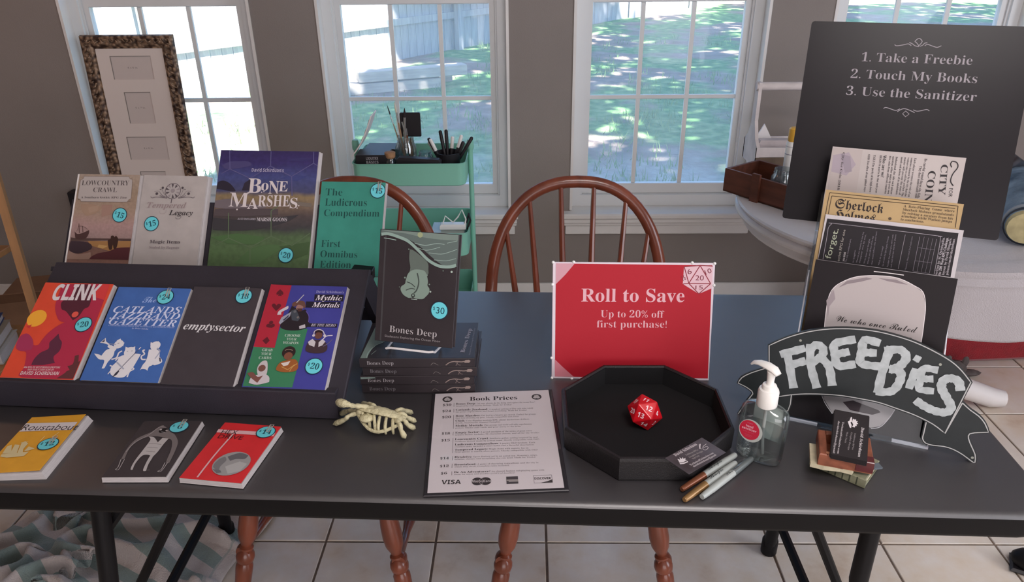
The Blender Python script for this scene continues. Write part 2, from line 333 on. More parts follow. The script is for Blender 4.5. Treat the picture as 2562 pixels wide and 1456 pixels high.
ART = {"clink":[["Q","a02a42",[[.0379,.209],[.0406,.1714],[.0463,.1503],[.06,.1298],[.069,.1232],[.0781,.1212],[.0655,.1116],[.0537,.0953],[.0482,.0795],[.0459,.0705],[.0358,.0702],[.0281,.0832],[.0131,.0939],[.0018,.0868],[.0035,.0646],[.0154,.0562],[.0293,.0524],[.0385,.0225],[.0428,.0015],[.1455,.0024],[.1361,.212]]],["P","c23a3a",[[.115,.2113],[.1361,.212],[.1385,.1745],[.1079,.1831]]],["Q","963050",[[.0018,.0868],[.0131,.0939],[.0281,.0832],[.0358,.0702],[.0365,.0592],[.0154,.0562],[.0035,.0646]]],["D","dc9a34",[.0178,.1283],.01899],["P","b83238",[[.0045,.1095],[.0145,.1144],[.0122,.1052]]],["Q","4c222e",[[.053,.167],[.0661,.1817],[.0639,.2083],[.0981,.2081],[.1089,.1831],[.1128,.1595],[.1052,.1522],[.1013,.1358],[.0927,.1263],[.0828,.1352],[.0699,.1464],[.0597,.1507]]],["D","cc5246",[.0919,.1396],.00659],["Q","54283a",[[.0505,.0272],[.0509,.0401],[.0573,.0534],[.0697,.0626],[.0662,.0757],[.0705,.0847],[.0761,.0961],[.0826,.0852],[.0907,.0766],[.0934,.0591],[.0868,.0458],[.0951,.0332],[.0832,.0306],[.0722,.028]]],["Q","582e30",[[.1112,.0017],[.1224,.013],[.1246,.0173],[.1297,.0196],[.1214,.0278],[.1305,.0324],[.1276,.0495],[.1347,.0519],[.1396,.037],[.1433,.0404],[.1455,.0024]]],["T","c9c0c2","heavy","CLINK",[.0279,.1714],[.1219,.174],.0353],["T","c4a8aa","ssb","AN RPG OF MYSTERIOUS DRIFTERS",[.0384,.0204],[.109,.0224],.0037],["T","c4a8aa","ssb","AND FOOLY COIN FLIPS BY",[.0475,.0156],[.0989,.017],.0036],["T","c9b8b8","ssb","DAVID SCHIRDUAN",[.0376,.0064],[.1114,.0084],.0071],["K","20",[.118,.1173],12]],
"cat":[["T","8fa6d4","script","The",[.0608,.1699],[.088,.1722],.0149],["T","bcc2da","sbi","CATLANDS",[.0091,.1463],[.1451,.1489],.0148],["T","bcc2da","sbi","JAZZBAND",[.0077,.1333],[.1474,.1352],.0138],["T","bcc2da","sbi","GAZETTER",[.0098,.1196],[.1446,.1188],.0149],["T","9aa6cc","sb","A MICROSETTING FROM THE DAYDREAM KITTENDOM WILDS",[.0111,.116],[.1437,.1152],.0025],["T","a8b0d0","sbi","by Brian Yaksha",[.061,.111],[.0937,.1103],.0031],["Q","cbc8cc",[[.0327,.0665],[.0429,.0686],[.0458,.0518],[.0401,.0387],[.038,.0259],[.0329,.0252],[.032,.0416],[.0202,.0439],[.0069,.0551],[.0164,.0539],[.0225,.0509],[.0264,.0619]]],["D","cbc8cc",[.0474,.0766],.00915],["P","cbc8cc",[[.0402,.0843],[.0466,.089],[.0513,.0814]]],["P","cbc8cc",[[.0499,.0825],[.0573,.0805],[.0573,.0717]]],["Q","cbc8cc",[[.0275,.0707],[.0285,.0751],[.0352,.0731],[.0462,.0681],[.0446,.0615],[.0337,.0665]]],["S","cbc8cc",.00295,[[.045,.0442],[.0535,.0482],[.0542,.0581],[.0592,.0627]]],["S","cbc8cc",.00259,[[.0332,.0731],[.042,.0686]]],["Q","cbc8cc",[[.0169,.0897],[.0096,.0784],[.0185,.0774],[.0289,.074],[.0292,.0769],[.021,.0814]]],["P","4a4c5c",[[.0167,.0875],[.0113,.0793],[.0174,.0802]]],["S","8c90a4",.00139,[[.0268,.0768],[.0422,.076]]],["S","555a70",.001,[[.0444,.0783],[.0477,.0793]]],["Q","cbc8cc",[[.0619,.0524],[.0859,.0576],[.0981,.0569],[.0946,.0386],[.0925,.029],[.0872,.0162],[.0821,.0087],[.0683,.0077],[.0547,.0139],[.0508,.0274],[.0567,.0393]]],["D","cbc8cc",[.0747,.0611],.01065],["P","cbc8cc",[[.0649,.0633],[.0628,.0719],[.0709,.069]]],["P","cbc8cc",[[.0736,.0697],[.0815,.0731],[.0844,.0629]]],["S","cbc8cc",.00275,[[.0642,.0514],[.0567,.0474],[.0538,.0418]]],["S","cbc8cc",.00234,[[.0524,.0296],[.0467,.0315]]],["S","cbc8cc",.00272,[[.0878,.0299],[.0955,.0259],[.0892,.0204],[.0885,.0089]]],["S","cbc8cc",.00195,[[.0532,.0222],[.0496,.0133]]],["S","4c4e60",.00135,[[.0609,.0079],[.0683,.0238],[.0823,.051],[.0914,.0675]]],["S","cbc8cc",.00178,[[.0906,.0668],[.0933,.0719]]],["S","9a9cac",.00274,[[.0573,.0389],[.0763,.0248]]],["P","2c2e3c",[[.0605,.0078],[.0632,.0163],[.0671,.0217],[.0695,.0197],[.0667,.0122]]],["S","555a70",.00099,[[.0689,.0617],[.0714,.0624]]],["S","555a70",.00099,[[.0773,.0627],[.0799,.0634]]],["Q","cbc8cc",[[.1105,.0671],[.1285,.0667],[.1354,.0551],[.1338,.0422],[.1275,.0345],[.1228,.0312],[.1227,.0228],[.1184,.0258],[.1104,.0261],[.1081,.0226],[.1097,.0349],[.1124,.0414],[.1127,.0521]]],["D","cbc8cc",[.1205,.0758],.00947],["P","cbc8cc",[[.1105,.0759],[.1087,.0828],[.1158,.0809]]],["P","cbc8cc",[[.1203,.0823],[.1233,.086],[.1296,.0765]]],["S","9698aa",.00217,[[.1251,.0709],[.1326,.0653],[.1318,.0571],[.1287,.0484]]],["Q","cbc8cc",[[.125,.0419],[.1328,.0422],[.1361,.053],[.1434,.0458],[.1434,.04],[.1314,.0347]]],["P","3c3e50",[[.1357,.0512],[.1389,.0505],[.1425,.0425],[.1395,.0428]]],["S","cbc8cc",.00273,[[.1118,.0461],[.1041,.0464],[.1011,.0527],[.1055,.0572],[.0996,.0641],[.1034,.0658]]],["K","24",[.1045,.1839],8,"clip"]],
"empty":[["T","c8c4c6","sbi","emptysector",[.0064,.1153],[.1285,.1131],.0173],["K","18",[.1064,.1927],0,"clip"]],
"mythic":[["P","9c2434",[[-.0,.2228],[.042,.2217],[.0403,.1236],[.0416,.0816],[.0007,.0827]]],["Q","346e4e",[[.0007,.0827],[.0416,.0816],[.042,.1248],[.0954,.1244],[.0935,.0022],[.0016,.0014]]],["Q","561a24",[[.0212,.2117],[.029,.2048],[.0297,.1989],[.0257,.1998],[.0283,.1965],[.0202,.1963],[.0217,.2001],[.0176,.1986],[.0159,.2037]]],["Q","561a24",[[.0252,.1616],[.0145,.1723],[.0142,.1774],[.0184,.1784],[.0227,.1742],[.0254,.1782],[.0305,.177],[.0317,.1719]]],["D","561a24",[.0216,.136],.00396],["D","561a24",[.0177,.1291],.00395],["D","561a24",[.0264,.1294],.00394],["P","561a24",[[.0208,.1341],[.0237,.1275],[.0272,.1245],[.0188,.1247],[.0213,.1274]]],["P","561a24",[[.0218,.1046],[.0285,.0967],[.0233,.0885],[.0145,.0962]]],["P","1e1a28",[[.0926,.2021],[.1501,.2027],[.152,.1876],[.0948,.1869]]],["P","1e1a28",[[.0791,.1853],[.1472,.1863],[.149,.172],[.0811,.1714]]],["P","1e1a28",[[.0898,.1365],[.1507,.1374],[.1508,.1292],[.0911,.1287]]],["Q","241c22",[[.0412,.1281],[.0439,.1462],[.0497,.1555],[.0534,.174],[.0669,.1675],[.0757,.1644],[.0821,.1669],[.0893,.1568],[.0951,.1412],[.0937,.1277],[.0776,.1205],[.0538,.1207]]],["D","8a6660",[.0696,.1718],.00718],["Q","5e4038",[[.0544,.174],[.0538,.181],[.0628,.1859],[.0751,.1851],[.0804,.1749],[.0799,.1679],[.0744,.1747],[.0648,.1771],[.0597,.173]]],["P","4a2e2a",[[.0647,.1686],[.0756,.169],[.075,.1627],[.0692,.1619]]],["P","3c4048",[[.054,.1625],[.063,.1674],[.0755,.1473],[.0731,.1404],[.0607,.1422]]],["D","5c5c60",[.0623,.1616],.00278],["D","6a6260",[.0711,.1489],.00237],["S","a8a4ac",.00181,[[.0717,.2003],[.0608,.1812]]],["Q","b6aeb4",[[.0298,.153],[.031,.1622],[.0463,.1742],[.0473,.1673],[.0367,.1596],[.0376,.154]]],["P","8c8c9a",[[.0368,.1358],[.0395,.1479],[.0555,.1607],[.0552,.1507],[.0402,.1321]]],["P","2c3040",[[.0429,.1416],[.0529,.1545],[.0522,.1488],[.0462,.1406]]],["S","5a4a90",.00159,[[.0839,.1635],[.0919,.1523],[.0942,.1389]]],["P","a8a2a8",[[.0779,.1294],[.0883,.1342],[.091,.1265],[.0799,.1232]]],["T","9694c0","sb","David Schirduan's",[.0946,.2052],[.1495,.2055],.0059],["T","d0c8d0","sbi","Mythic",[.0961,.1886],[.1486,.1894],.0116],["T","d0c8d0","sbi","Mortals",[.0929,.1725],[.1473,.1734],.0115],["T","b4aebc","sbi","BE THE HERO",[.1006,.1301],[.1481,.1309],.0056],["T","aab8ae","sb","CHOOSE",[.0553,.106],[.0851,.1062],.0057],["T","aab8ae","sb","YOUR",[.0601,.0983],[.0796,.0983],.0056],["T","aab8ae","sb","WEAPON",[.0552,.0901],[.0853,.0903],.0056],["T","aab8ae","sb","GRAB",[.0192,.0736],[.0393,.0737],.0056],["T","aab8ae","sb","YOUR",[.0194,.0655],[.0393,.0656],.0055],["T","aab8ae","sb","CARDS",[.0172,.0571],[.0413,.0574],.0055],["Q","3a2a30",[[.1029,.0767],[.1018,.0907],[.1076,.0995],[.1289,.1003],[.1407,.0899],[.1399,.077],[.1231,.0725]]],["P","b4acb0",[[.1025,.0961],[.1098,.1029],[.117,.0966],[.1168,.0858],[.1059,.0897]]],["P","b4acb0",[[.1355,.0984],[.1283,.1029],[.123,.0957],[.1245,.0861],[.1311,.0896]]],["D","5e3c34",[.1199,.1105],.00737],["Q","2a1a1c",[[.112,.1139],[.1122,.1194],[.1175,.1223],[.1248,.1199],[.1269,.1144],[.1185,.1175]]],["S","b8b0b8",.00175,[[.1108,.1101],[.1103,.1189],[.1172,.1234],[.1264,.1199],[.1317,.1102]]],["D","b8b0b8",[.1104,.1101],.00272],["D","b8b0b8",[.1315,.1104],.00271],["S","c0b8c4",.00193,[[.1289,.1003],[.1348,.1092],[.1465,.1114]]],["S","5c5470",.00154,[[.1335,.0875],[.1418,.0943],[.1477,.1031]]],["D","2a1c1c",[.0713,.0728],.01268],["D","6e4434",[.0722,.0649],.00804],["S","a08878",.00096,[[.0633,.0763],[.0694,.0791],[.0777,.0769]]],["Q","8a5028",[[.0554,.039],[.0583,.0486],[.0656,.0541],[.0867,.0585],[.0954,.0458],[.093,.0353],[.0748,.0315],[.059,.034]]],["P","beb4ae",[[.0619,.0495],[.0786,.0546],[.0756,.0461],[.0681,.0437]]],["S","b08a50",.00133,[[.0646,.0425],[.0774,.0368],[.0883,.0476]]],["S","b08a50",.00132,[[.0819,.0338],[.0854,.0433],[.0925,.0499]]],["Q","aea6a8",[[.0205,.0346],[.021,.044],[.0265,.0526],[.0354,.0519],[.0407,.0291],[.0355,.0207],[.025,.0244]]],["D","68443c",[.0288,.038],.00685],["Q","b0a8ac",[[.0119,.0075],[.0147,.0199],[.034,.0268],[.0465,.0211],[.0491,.0106],[.0283,.0044]]],["Q","6c443e",[[.0043,.0267],[.0142,.0291],[.0251,.0203],[.0348,.0237],[.0277,.0081],[.0122,.0187]]],["K","20",[.125,.0454],-6]],
"low":[["Q","947a68",[[.014,.1439],[.0397,.1444],[.0664,.1371],[.0523,.1243],[.0309,.1175],[.0178,.1298]]],["P","927468",[[.0623,.1433],[.0878,.1439],[.0878,.1219],[.0665,.1152]]],["P","9a806e",[[.0313,.1364],[.0561,.1416],[.0548,.129],[.0364,.1239]]],["Q","4e3c38",[[.0026,.0676],[.0196,.0665],[.1439,.0681],[.1431,.0627],[.0743,.0625],[.0031,.0591]]],["P","946c44",[[.0429,.0601],[.1415,.0626],[.1415,.048],[.0935,.0398],[.0507,.0503]]],["P","b08a58",[[.0694,.0531],[.0919,.0506],[.0801,.0444],[.0671,.0468]]],["Q","3a2c32",[[.0031,.0591],[.0335,.0591],[.052,.0526],[.052,.0418],[.0249,.0318],[.0031,.039]]],["Q","8e7266",[[.0025,.0374],[.0252,.0303],[.0529,.0357],[.0548,.0234],[.0491,.0193],[-.0004,.0185]]],["Q","4c262a",[[.0521,.02],[.0575,.0266],[.0722,.0339],[.0937,.0383],[.113,.0465],[.1414,.0488],[.1428,.0206]]],["Q","46302e",[[.0093,.0814],[.0162,.0758],[.0274,.0779],[.0422,.0853],[.0427,.0772],[.036,.0654],[.0167,.0641],[.0117,.071]]],["S","46302e",.00143,[[.0206,.0782],[.0164,.0992]]],["S","46302e",.00127,[[.0287,.08],[.0257,.0939]]],["S","46302e",.00064,[[.0154,.0937],[.0284,.0924],[.0389,.0864]]],["S","46302e",.00064,[[.0141,.0812],[.0173,.0968]]],["Q","38241f",[[.0949,.0429],[.0889,.0621],[.0944,.0661],[.0953,.073],[.1004,.0739],[.1033,.0701],[.1059,.0741],[.1126,.0657],[.1111,.0464],[.1051,.0444],[.1019,.0539],[.1012,.0431]]],["P","a49a96",[[.0123,.2078],[.1169,.209],[.1205,.2038],[.126,.2007],[.1288,.1581],[.1231,.1556],[.1203,.1509],[.0131,.1499],[.0107,.1549],[.0047,.1572],[.0052,.1993],[.0107,.2026]]],["S","6b5c58",.00065,[[.0123,.2078],[.1169,.209],[.1205,.2038],[.126,.2007],[.1288,.1581],[.1231,.1556],[.1203,.1509],[.0131,.1499],[.0107,.1549],[.0047,.1572],[.0052,.1993],[.0107,.2026],[.0123,.2078]]],["T","4e4646","sbt","LOWCOUNTRY",[.0093,.1874],[.1197,.189],.0112],["T","4e4646","sbt","CRAWL",[.0384,.1719],[.094,.1727],.0108],["T","4a4444","sb","A Southern Gothic RPG Zine",[.012,.1573],[.1192,.1587],.0044],["K","15",[.1084,.1205],-14]],
"temp":[["D","5c5256",[.0712,.178],.01826],["D","a09896",[.0712,.178],.01681],["P","8c8284",[[.0778,.1804],[.0864,.1805],[.086,.1833],[.0841,.1855]]],["P","4e464a",[[.0747,.1839],[.081,.1891],[.079,.1913],[.0763,.1921]]],["P","4e464a",[[.0702,.1852],[.0718,.1934],[.0691,.1942],[.0665,.1933]]],["P","8c8284",[[.0662,.1837],[.0624,.1919],[.0599,.1909],[.0585,.1887]]],["P","4e464a",[[.064,.1801],[.0564,.185],[.0551,.1827],[.0554,.1799]]],["P","4e464a",[[.0646,.1756],[.056,.1755],[.0564,.1727],[.0583,.1705]]],["P","8c8284",[[.0677,.1721],[.0614,.1669],[.0633,.1648],[.0661,.1639]]],["P","4e464a",[[.0721,.1708],[.0705,.1626],[.0733,.1619],[.0758,.1627]]],["P","4e464a",[[.0762,.1722],[.0799,.1642],[.0824,.1651],[.0838,.1674]]],["P","8c8284",[[.0784,.1759],[.086,.171],[.0872,.1733],[.0869,.1761]]],["D","8a8082",[.0711,.1787],.00493],["S","6e6468",.0013,[[.0859,.1631],[.0954,.1676],[.0998,.1728]]],["S","6e6468",.00116,[[.0871,.1646],[.0943,.1647],[.1026,.1685]]],["S","6e6468",.0013,[[.086,.1617],[.1002,.1641],[.1117,.1648],[.1198,.1631],[.1234,.1661]]],["S","6e6468",.00087,[[.0896,.1675],[.0931,.1748],[.0951,.1813],[.1001,.1822]]],["S","6e6468",.00072,[[.0991,.1728],[.1042,.1786],[.113,.1774]]],["D","4c4448",[.0928,.1856],.00275],["D","4c4448",[.1083,.1725],.00303],["D","4c4448",[.0991,.1819],.00116],["S","6e6468",.0013,[[.0604,.1626],[.0497,.1667],[.0439,.1717]]],["S","6e6468",.00116,[[.0588,.164],[.0515,.1639],[.0423,.1673]]],["S","6e6468",.0013,[[.0606,.1612],[.0458,.163],[.0341,.1632],[.0264,.1612],[.0221,.164]]],["S","6e6468",.00087,[[.0555,.1668],[.0502,.174],[.0464,.1804],[.0412,.181]]],["S","6e6468",.00073,[[.0447,.1717],[.0381,.1773],[.0295,.1757]]],["D","4c4448",[.0476,.1848],.00276],["D","4c4448",[.0356,.1711],.00305],["D","4c4448",[.0423,.1808],.00116],["S","5c5256",.00203,[[.0716,.16],[.0711,.1499]]],["T","8e7e7e","sbi","Tempered",[.0171,.1384],[.1068,.1392],.0132],["T","3c3638","sbi","Legacy",[.0692,.1232],[.1239,.1235],.0114],["S","5c5254",.00086,[[.093,.1231],[.0977,.1204],[.0955,.1154],[.0876,.1152],[.0857,.1187]]],["S","9a8e8e",.00087,[[.0477,.1322],[.0492,.1265],[.0566,.1252],[.0618,.1296],[.0618,.1353]]],["T","4a4246","sb","Magic Items",[.0344,.059],[.1032,.06],.0073],["T","857a7c","sb","Sealed by Regrets",[.0346,.0471],[.1026,.0481],.0054],["K","15",[.0329,.1025],16]],
"bone":[["Q","2a2430",[[-.0002,.1854],[.0027,.2004],[.0151,.2039],[.0308,.1967],[.0441,.1821],[.037,.1798]]],["P","2e2834",[[.0579,.1823],[.0623,.1994],[.074,.2081],[.081,.1828]]],["Q","443e66",[[.0067,.2391],[.0249,.248],[.0653,.2487],[.0747,.2402],[.05,.2334],[.0162,.2307]]],["P","36305c",[[.1454,.2521],[.1782,.2612],[.208,.2574],[.1876,.2506]]],["P","3c4070",[[.1411,.2115],[.1696,.2205],[.2013,.2168],[.1794,.2058]]],["Q","665c60",[[-.0007,.1578],[.0347,.1628],[.0549,.1527],[.114,.1497],[.1126,.1434],[.0563,.14],[.001,.1431]]],["Q","4c4244",[[.0026,.1389],[.0728,.1425],[.1441,.1419],[.1454,.1294],[.054,.1232],[.0012,.1241]]],["P","6a6058",[[.1544,.1631],[.2175,.1561],[.2162,.1477],[.1659,.1529]]],["Q","383538",[[-.0004,.1199],[.0759,.1153],[.1439,.1231],[.191,.1304],[.1597,.111],[.0784,.0925],[.0028,.0927]]],["P","46603c",[[.0006,.076],[.0582,.0857],[.1215,.079],[.1109,.0622],[.04,.0625]]],["Q","4a6440",[[.0615,.0198],[.0952,.0536],[.1439,.0631],[.1654,.0554],[.1382,.0383],[.1072,.019]]],["P","405436",[[.1547,.0592],[.2214,.0712],[.2199,.0446],[.1883,.0315]]],["S","56527a",.00192,[[.0203,.2728],[.0258,.2308],[.0738,.2103],[.1172,.2388],[.1147,.2731]]],["S","56527a",.0019,[[.1172,.2388],[.1669,.2162],[.2131,.2468],[.2111,.2724]]],["S","56527a",.00188,[[.1669,.2162],[.1723,.1719]]],["S","56527a",.00188,[[.2131,.2468],[.2224,.2416]]],["S","56527a",.00191,[[.0258,.2308],[.0079,.2198]]],["S","58684e",.00189,[[.0341,.1312],[.0406,.0749],[.0908,.0555],[.1348,.0814],[.1289,.1374]]],["S","58684e",.00188,[[.0151,.0598],[.0406,.0749]]],["S","58684e",.00186,[[.1348,.0814],[.1833,.062],[.2197,.0897]]],["S","58684e",.00187,[[.0908,.0555],[.0946,.0207]]],["S","58684e",.00188,[[.1289,.1374],[.1453,.1504]]],["T","9c96ac","ssb","David Schirduan's",[.0757,.2255],[.1481,.2256],.0077],["T","c2b8b8","sb","B",[.0715,.1773],[.1016,.1775],.0335],["T","c2b8b8","sb","o",[.1016,.1832],[.1178,.1835],.025],["T","c2b8b8","sb","N",[.1186,.1759],[.1422,.1764],.0297],["T","c2b8b8","sb","E",[.141,.1818],[.1609,.1818],.0237],["T","c2b8b8","sb","M",[.0325,.1454],[.0757,.1451],.0327],["T","c2b8b8","sb","A",[.0747,.1409],[.0986,.1414],.0249],["T","c2b8b8","sb","RSHE",[.098,.1468],[.1695,.1484],.0258],["T","c2b8b8","sb","S",[.1699,.1446],[.1864,.145],.0235],["D","c2b8b8",[.1043,.1853],.00168],["D","c2b8b8",[.1086,.1808],.00147],["D","c2b8b8",[.1036,.179],.00126],["D","c2b8b8",[.1895,.1502],.00145],["D","c2b8b8",[.1864,.145],.00145],["D","c2b8b8",[.0526,.1389],.00189],["T","9a949c","ssb","ALSO INCLUDES",[.0563,.1159],[.0967,.116],.004],["T","beb6ba","sb","MARSH GOONS",[.0994,.1142],[.1666,.1149],.0079],["K","20",[.1721,.0402],-8]],
"lud":[["T","1c4440","sbt","The",[.0106,.1749],[.0477,.175],.0163],["T","1c4440","sbt","Ludicrous",[.0116,.1521],[.1036,.1528],.0167],["T","1c4440","sbt","Compendium",[.0117,.1286],[.1327,.1301],.0157],["T","1c4440","sbt","First",[.0117,.0608],[.0535,.0615],.0156],["T","1c4440","sbt","Omnibus",[.0118,.0384],[.092,.0389],.0154],["T","1c4440","sbt","Edition",[.0128,.0159],[.0803,.0164],.0154],["K","15",[.1254,.1872],-4,"clip"]],
"deep":[["Q","56625f",[[.0009,.2073],[.149,.2075],[.1486,.1531],[.1362,.1489],[.1193,.1523],[.0948,.1681],[.0754,.1827],[.0545,.1924],[.032,.1972],[.0145,.2033],[.0001,.1998]]],["Q","6c7a74",[[.0009,.2073],[.149,.2075],[.1488,.1977],[.1165,.1969],[.0795,.199],[.0487,.2033],[.0144,.2049]]],["S","7f948c",.00551,[[.001,.1986],[.0147,.2005],[.0355,.1959],[.0547,.1892],[.0742,.1746],[.092,.1598],[.1059,.1521],[.1195,.1483],[.1362,.1489],[.1479,.153]]],["S","8ea39b",.00101,[[.0667,.1869],[.0871,.1844],[.1086,.1892],[.1237,.1887]]],["S","8ea39b",.00084,[[.0722,.1792],[.0876,.1756],[.1009,.1782],[.1157,.1833]]],["S","8ea39b",.00084,[[.0946,.1713],[.1181,.1707],[.1345,.1759],[.1482,.1817]]],["S","8ea39b",.00083,[[.1285,.1914],[.1472,.1968]]],["S","8ea39b",.00084,[[.1055,.1593],[.1289,.1595],[.1468,.1649]]],["S","8ea39b",.00138,[[.0066,.1922],[.0186,.1914],[.0307,.1899]]],["D","8c9474",[.0764,.2028],.00505],["Q","57605a",[[.0581,.1749],[.0675,.1724],[.0923,.155],[.0958,.1408],[.0929,.1301],[.0582,.1296],[.0612,.1412],[.0579,.1572]]],["Q","74857b",[[.0581,.1313],[.0696,.1387],[.0865,.1384],[.0928,.1317],[.0965,.1183],[.0958,.1117],[.1,.1056],[.0992,.0974],[.0937,.0905],[.088,.0857],[.0761,.0853],[.0692,.087],[.0608,.0856],[.0502,.0907],[.0446,.0992],[.0459,.1058],[.0524,.1109],[.0537,.1179]]],["S","363c3a",.00154,[[.0556,.1148],[.0643,.1123],[.0723,.1065]]],["S","363c3a",.00154,[[.0548,.0992],[.0648,.1034],[.0726,.1024]]],["S","3a423e",.00237,[[.075,.1326],[.079,.1168],[.076,.1019],[.0705,.0949]]],["D","2c302e",[.0693,.0907],.00375],["D","74857b",[.0693,.0912],.00187],["S","9aa8a0",.00102,[[.066,.0839],[.0779,.0838]]],["D","74857b",[.0938,.1301],.00152],["D","74857b",[.0995,.1137],.00135],["D","9aa8a0",[.1023,.1006],.00168],["D","9aa8a0",[.1404,.1401],.00199],["D","74857b",[.0518,.1223],.00171],["D","74857b",[.0563,.1751],.00119],["D","74857b",[.0422,.1042],.00086],["D","74857b",[.1242,.1407],.001],["T","a09a9c","sbt","Bones Deep",[.0271,.019],[.1193,.0179],.0125],["T","8c8688","sans","Skeletons Exploring the Ocean Floor",[.0186,.0087],[.1269,.0089],.0043],["K","30",[.1217,.0678],-2]],
"sign":[["P","9c1424",[[.0061,.2309],[.3019,.2293],[.3054,.0048],[.0067,.0045]]],["P","b88a94",[[.0061,.2309],[.0418,.2308],[.0246,.2093],[.006,.1899]]],["P","b8707c",[[.006,.0402],[.0213,.025],[.0438,.0045],[.0067,.0045]]],["T","c79ca4","sb","Roll to Save",[.0558,.1568],[.2526,.1575],.0262],["T","c79ca4","sbt","Up to 20% off",[.0937,.126],[.2154,.1261],.0144],["T","c79ca4","sbt","first purchase!",[.0866,.1054],[.2211,.1064],.0145],["P","c4a4ac",[[.2488,.2257],[.2789,.2305],[.3031,.2284],[.3038,.1852],[.2793,.1738],[.2481,.1929]]],["S","7c2430",.0017,[[.279,.2288],[.2594,.1942],[.3005,.1939],[.279,.2288]]],["S","7c2430",.00171,[[.2594,.1942],[.2793,.1738],[.3005,.1939]]],["S","7c2430",.0017,[[.2494,.2257],[.2594,.1942],[.2486,.1929]]],["S","7c2430",.0017,[[.2494,.2262],[.279,.2288],[.3026,.2278]]],["T","6a2430","sans","20",[.2714,.2001],[.2871,.2],.01],["T","6a2430","sans","6",[.2575,.2111],[.2647,.2141],.0095],["T","6a2430","sans","10",[.2907,.2108],[.3021,.2159],.0094],["T","6a2430","sans","15",[.2723,.1825],[.2865,.1827],.0077],["T","6a2430","sans","16",[.2489,.1988],[.2545,.2018],.0101]],
"poster":[["T","8f898f","sbt","1. Take a Freebie",[.098,.3087],[.2834,.3102],.0167],["T","8f898f","sbt","2. Touch My Books",[.0841,.2771],[.2965,.2785],.0169],["T","8f898f","sbt","3. Use the Sanitizer",[.0806,.2454],[.3008,.2464],.0169],["S","8f898f",.0013,[[.1509,.341],[.1548,.3391],[.1659,.3412],[.1736,.3432],[.179,.3403]]],["S","8f898f",.00129,[[.1749,.3457],[.18,.3438],[.1854,.3402],[.192,.3394],[.1869,.3458],[.1841,.3483],[.19,.3536],[.196,.3482],[.1918,.3408]]],["S","8f898f",.00128,[[.1936,.3395],[.198,.3419],[.2006,.3454],[.205,.3461]]],["S","8f898f",.00127,[[.2014,.3408],[.2057,.3434],[.2141,.3408],[.2223,.3388],[.2287,.3418]]],["S","8f898f",.00132,[[.1503,.2239],[.1538,.2263],[.1632,.2239],[.1718,.2218],[.1782,.2252]]],["S","8f898f",.0013,[[.1746,.2196],[.1812,.2247],[.1876,.2258],[.1979,.2225],[.204,.2198]]],["S","8f898f",.0013,[[.1885,.2219],[.1842,.2164],[.1899,.2114],[.1953,.2167],[.1885,.2219]]],["S","8f898f",.00129,[[.2008,.2248],[.2068,.2228],[.2139,.2239],[.2231,.2268],[.228,.2245]]]],
"t4":[["P","a59b99",[[.0003,.2832],[.052,.283],[.0541,.2005],[.0039,.2025]]],["P","988d96",[[.0033,.2694],[.0294,.277],[.0448,.2557],[.0319,.2339],[.0047,.2388]]],["P","8a808a",[[.0158,.2732],[.033,.2698],[.04,.2424],[.0287,.2387]]],["T","2c282a","sb","CITY",[.1838,.2697],[.1883,.2161],.0112],["T","2c282a","sb","COIN",[.1658,.2568],[.1676,.2012],.0123],["T","2c282a","sans","FOR",[.2034,.2296],[.2048,.2143],.0061],["S","2c282a",.00193,[[.1999,.2774],[.2073,.2757],[.2103,.2675],[.2045,.2547],[.2034,.2423],[.2091,.2344]]],["S","2c282a",.00193,[[.1999,.2774],[.1981,.2723],[.2009,.2665]]],["T","3c3638","sb","Be careful round these city folk,",[.1559,.2779],[.1556,.206],.0044],["T","3c3638","sb","They don't understand coin.",[.1501,.2638],[.1523,.2057],.004],["T","4a4446","sb","Each player assumes the role of an",[.1395,.2771],[.1408,.2068],.0034],["T","4a4446","sb","someone shunned by the city that the",[.1337,.277],[.1351,.2069],.0034],["T","4a4446","sb","venture into to sell the artefact. The",[.1283,.277],[.1299,.2068],.0034],["T","4a4446","sb","master will present the state of",[.1231,.277],[.1251,.2087],.0034],["T","4a4446","sb","moods and actions of its inhabitants.",[.1175,.2769],[.1201,.2082],.0034],["T","4a4446","sb","Beforehand, the side each player",[.1089,.2766],[.1114,.2082],.0034],["T","4a4446","sb","question; either make up your own",[.1035,.2766],[.1064,.2081],.0034],["T","4a4446","sb","two coins from different countries",[.0982,.2766],[.1014,.208],.0034],["T","2c282a","sb","Who are we?",[.0878,.2771],[.0904,.2371],.0055],["T","4a4446","sb","HEADS It used to be that each year",[.0824,.2765],[.0861,.2081],.0034],["T","4a4446","sb","TAILS The purity of its high-born",[.0718,.276],[.0758,.2082],.0035],["T","4a4446","sb","ODD Too often of our gilded ways",[.0625,.2764],[.0665,.2081],.0034],["T","4a4446","sb","City for Coin 2018",[.0189,.276],[.021,.2058],.0036]],
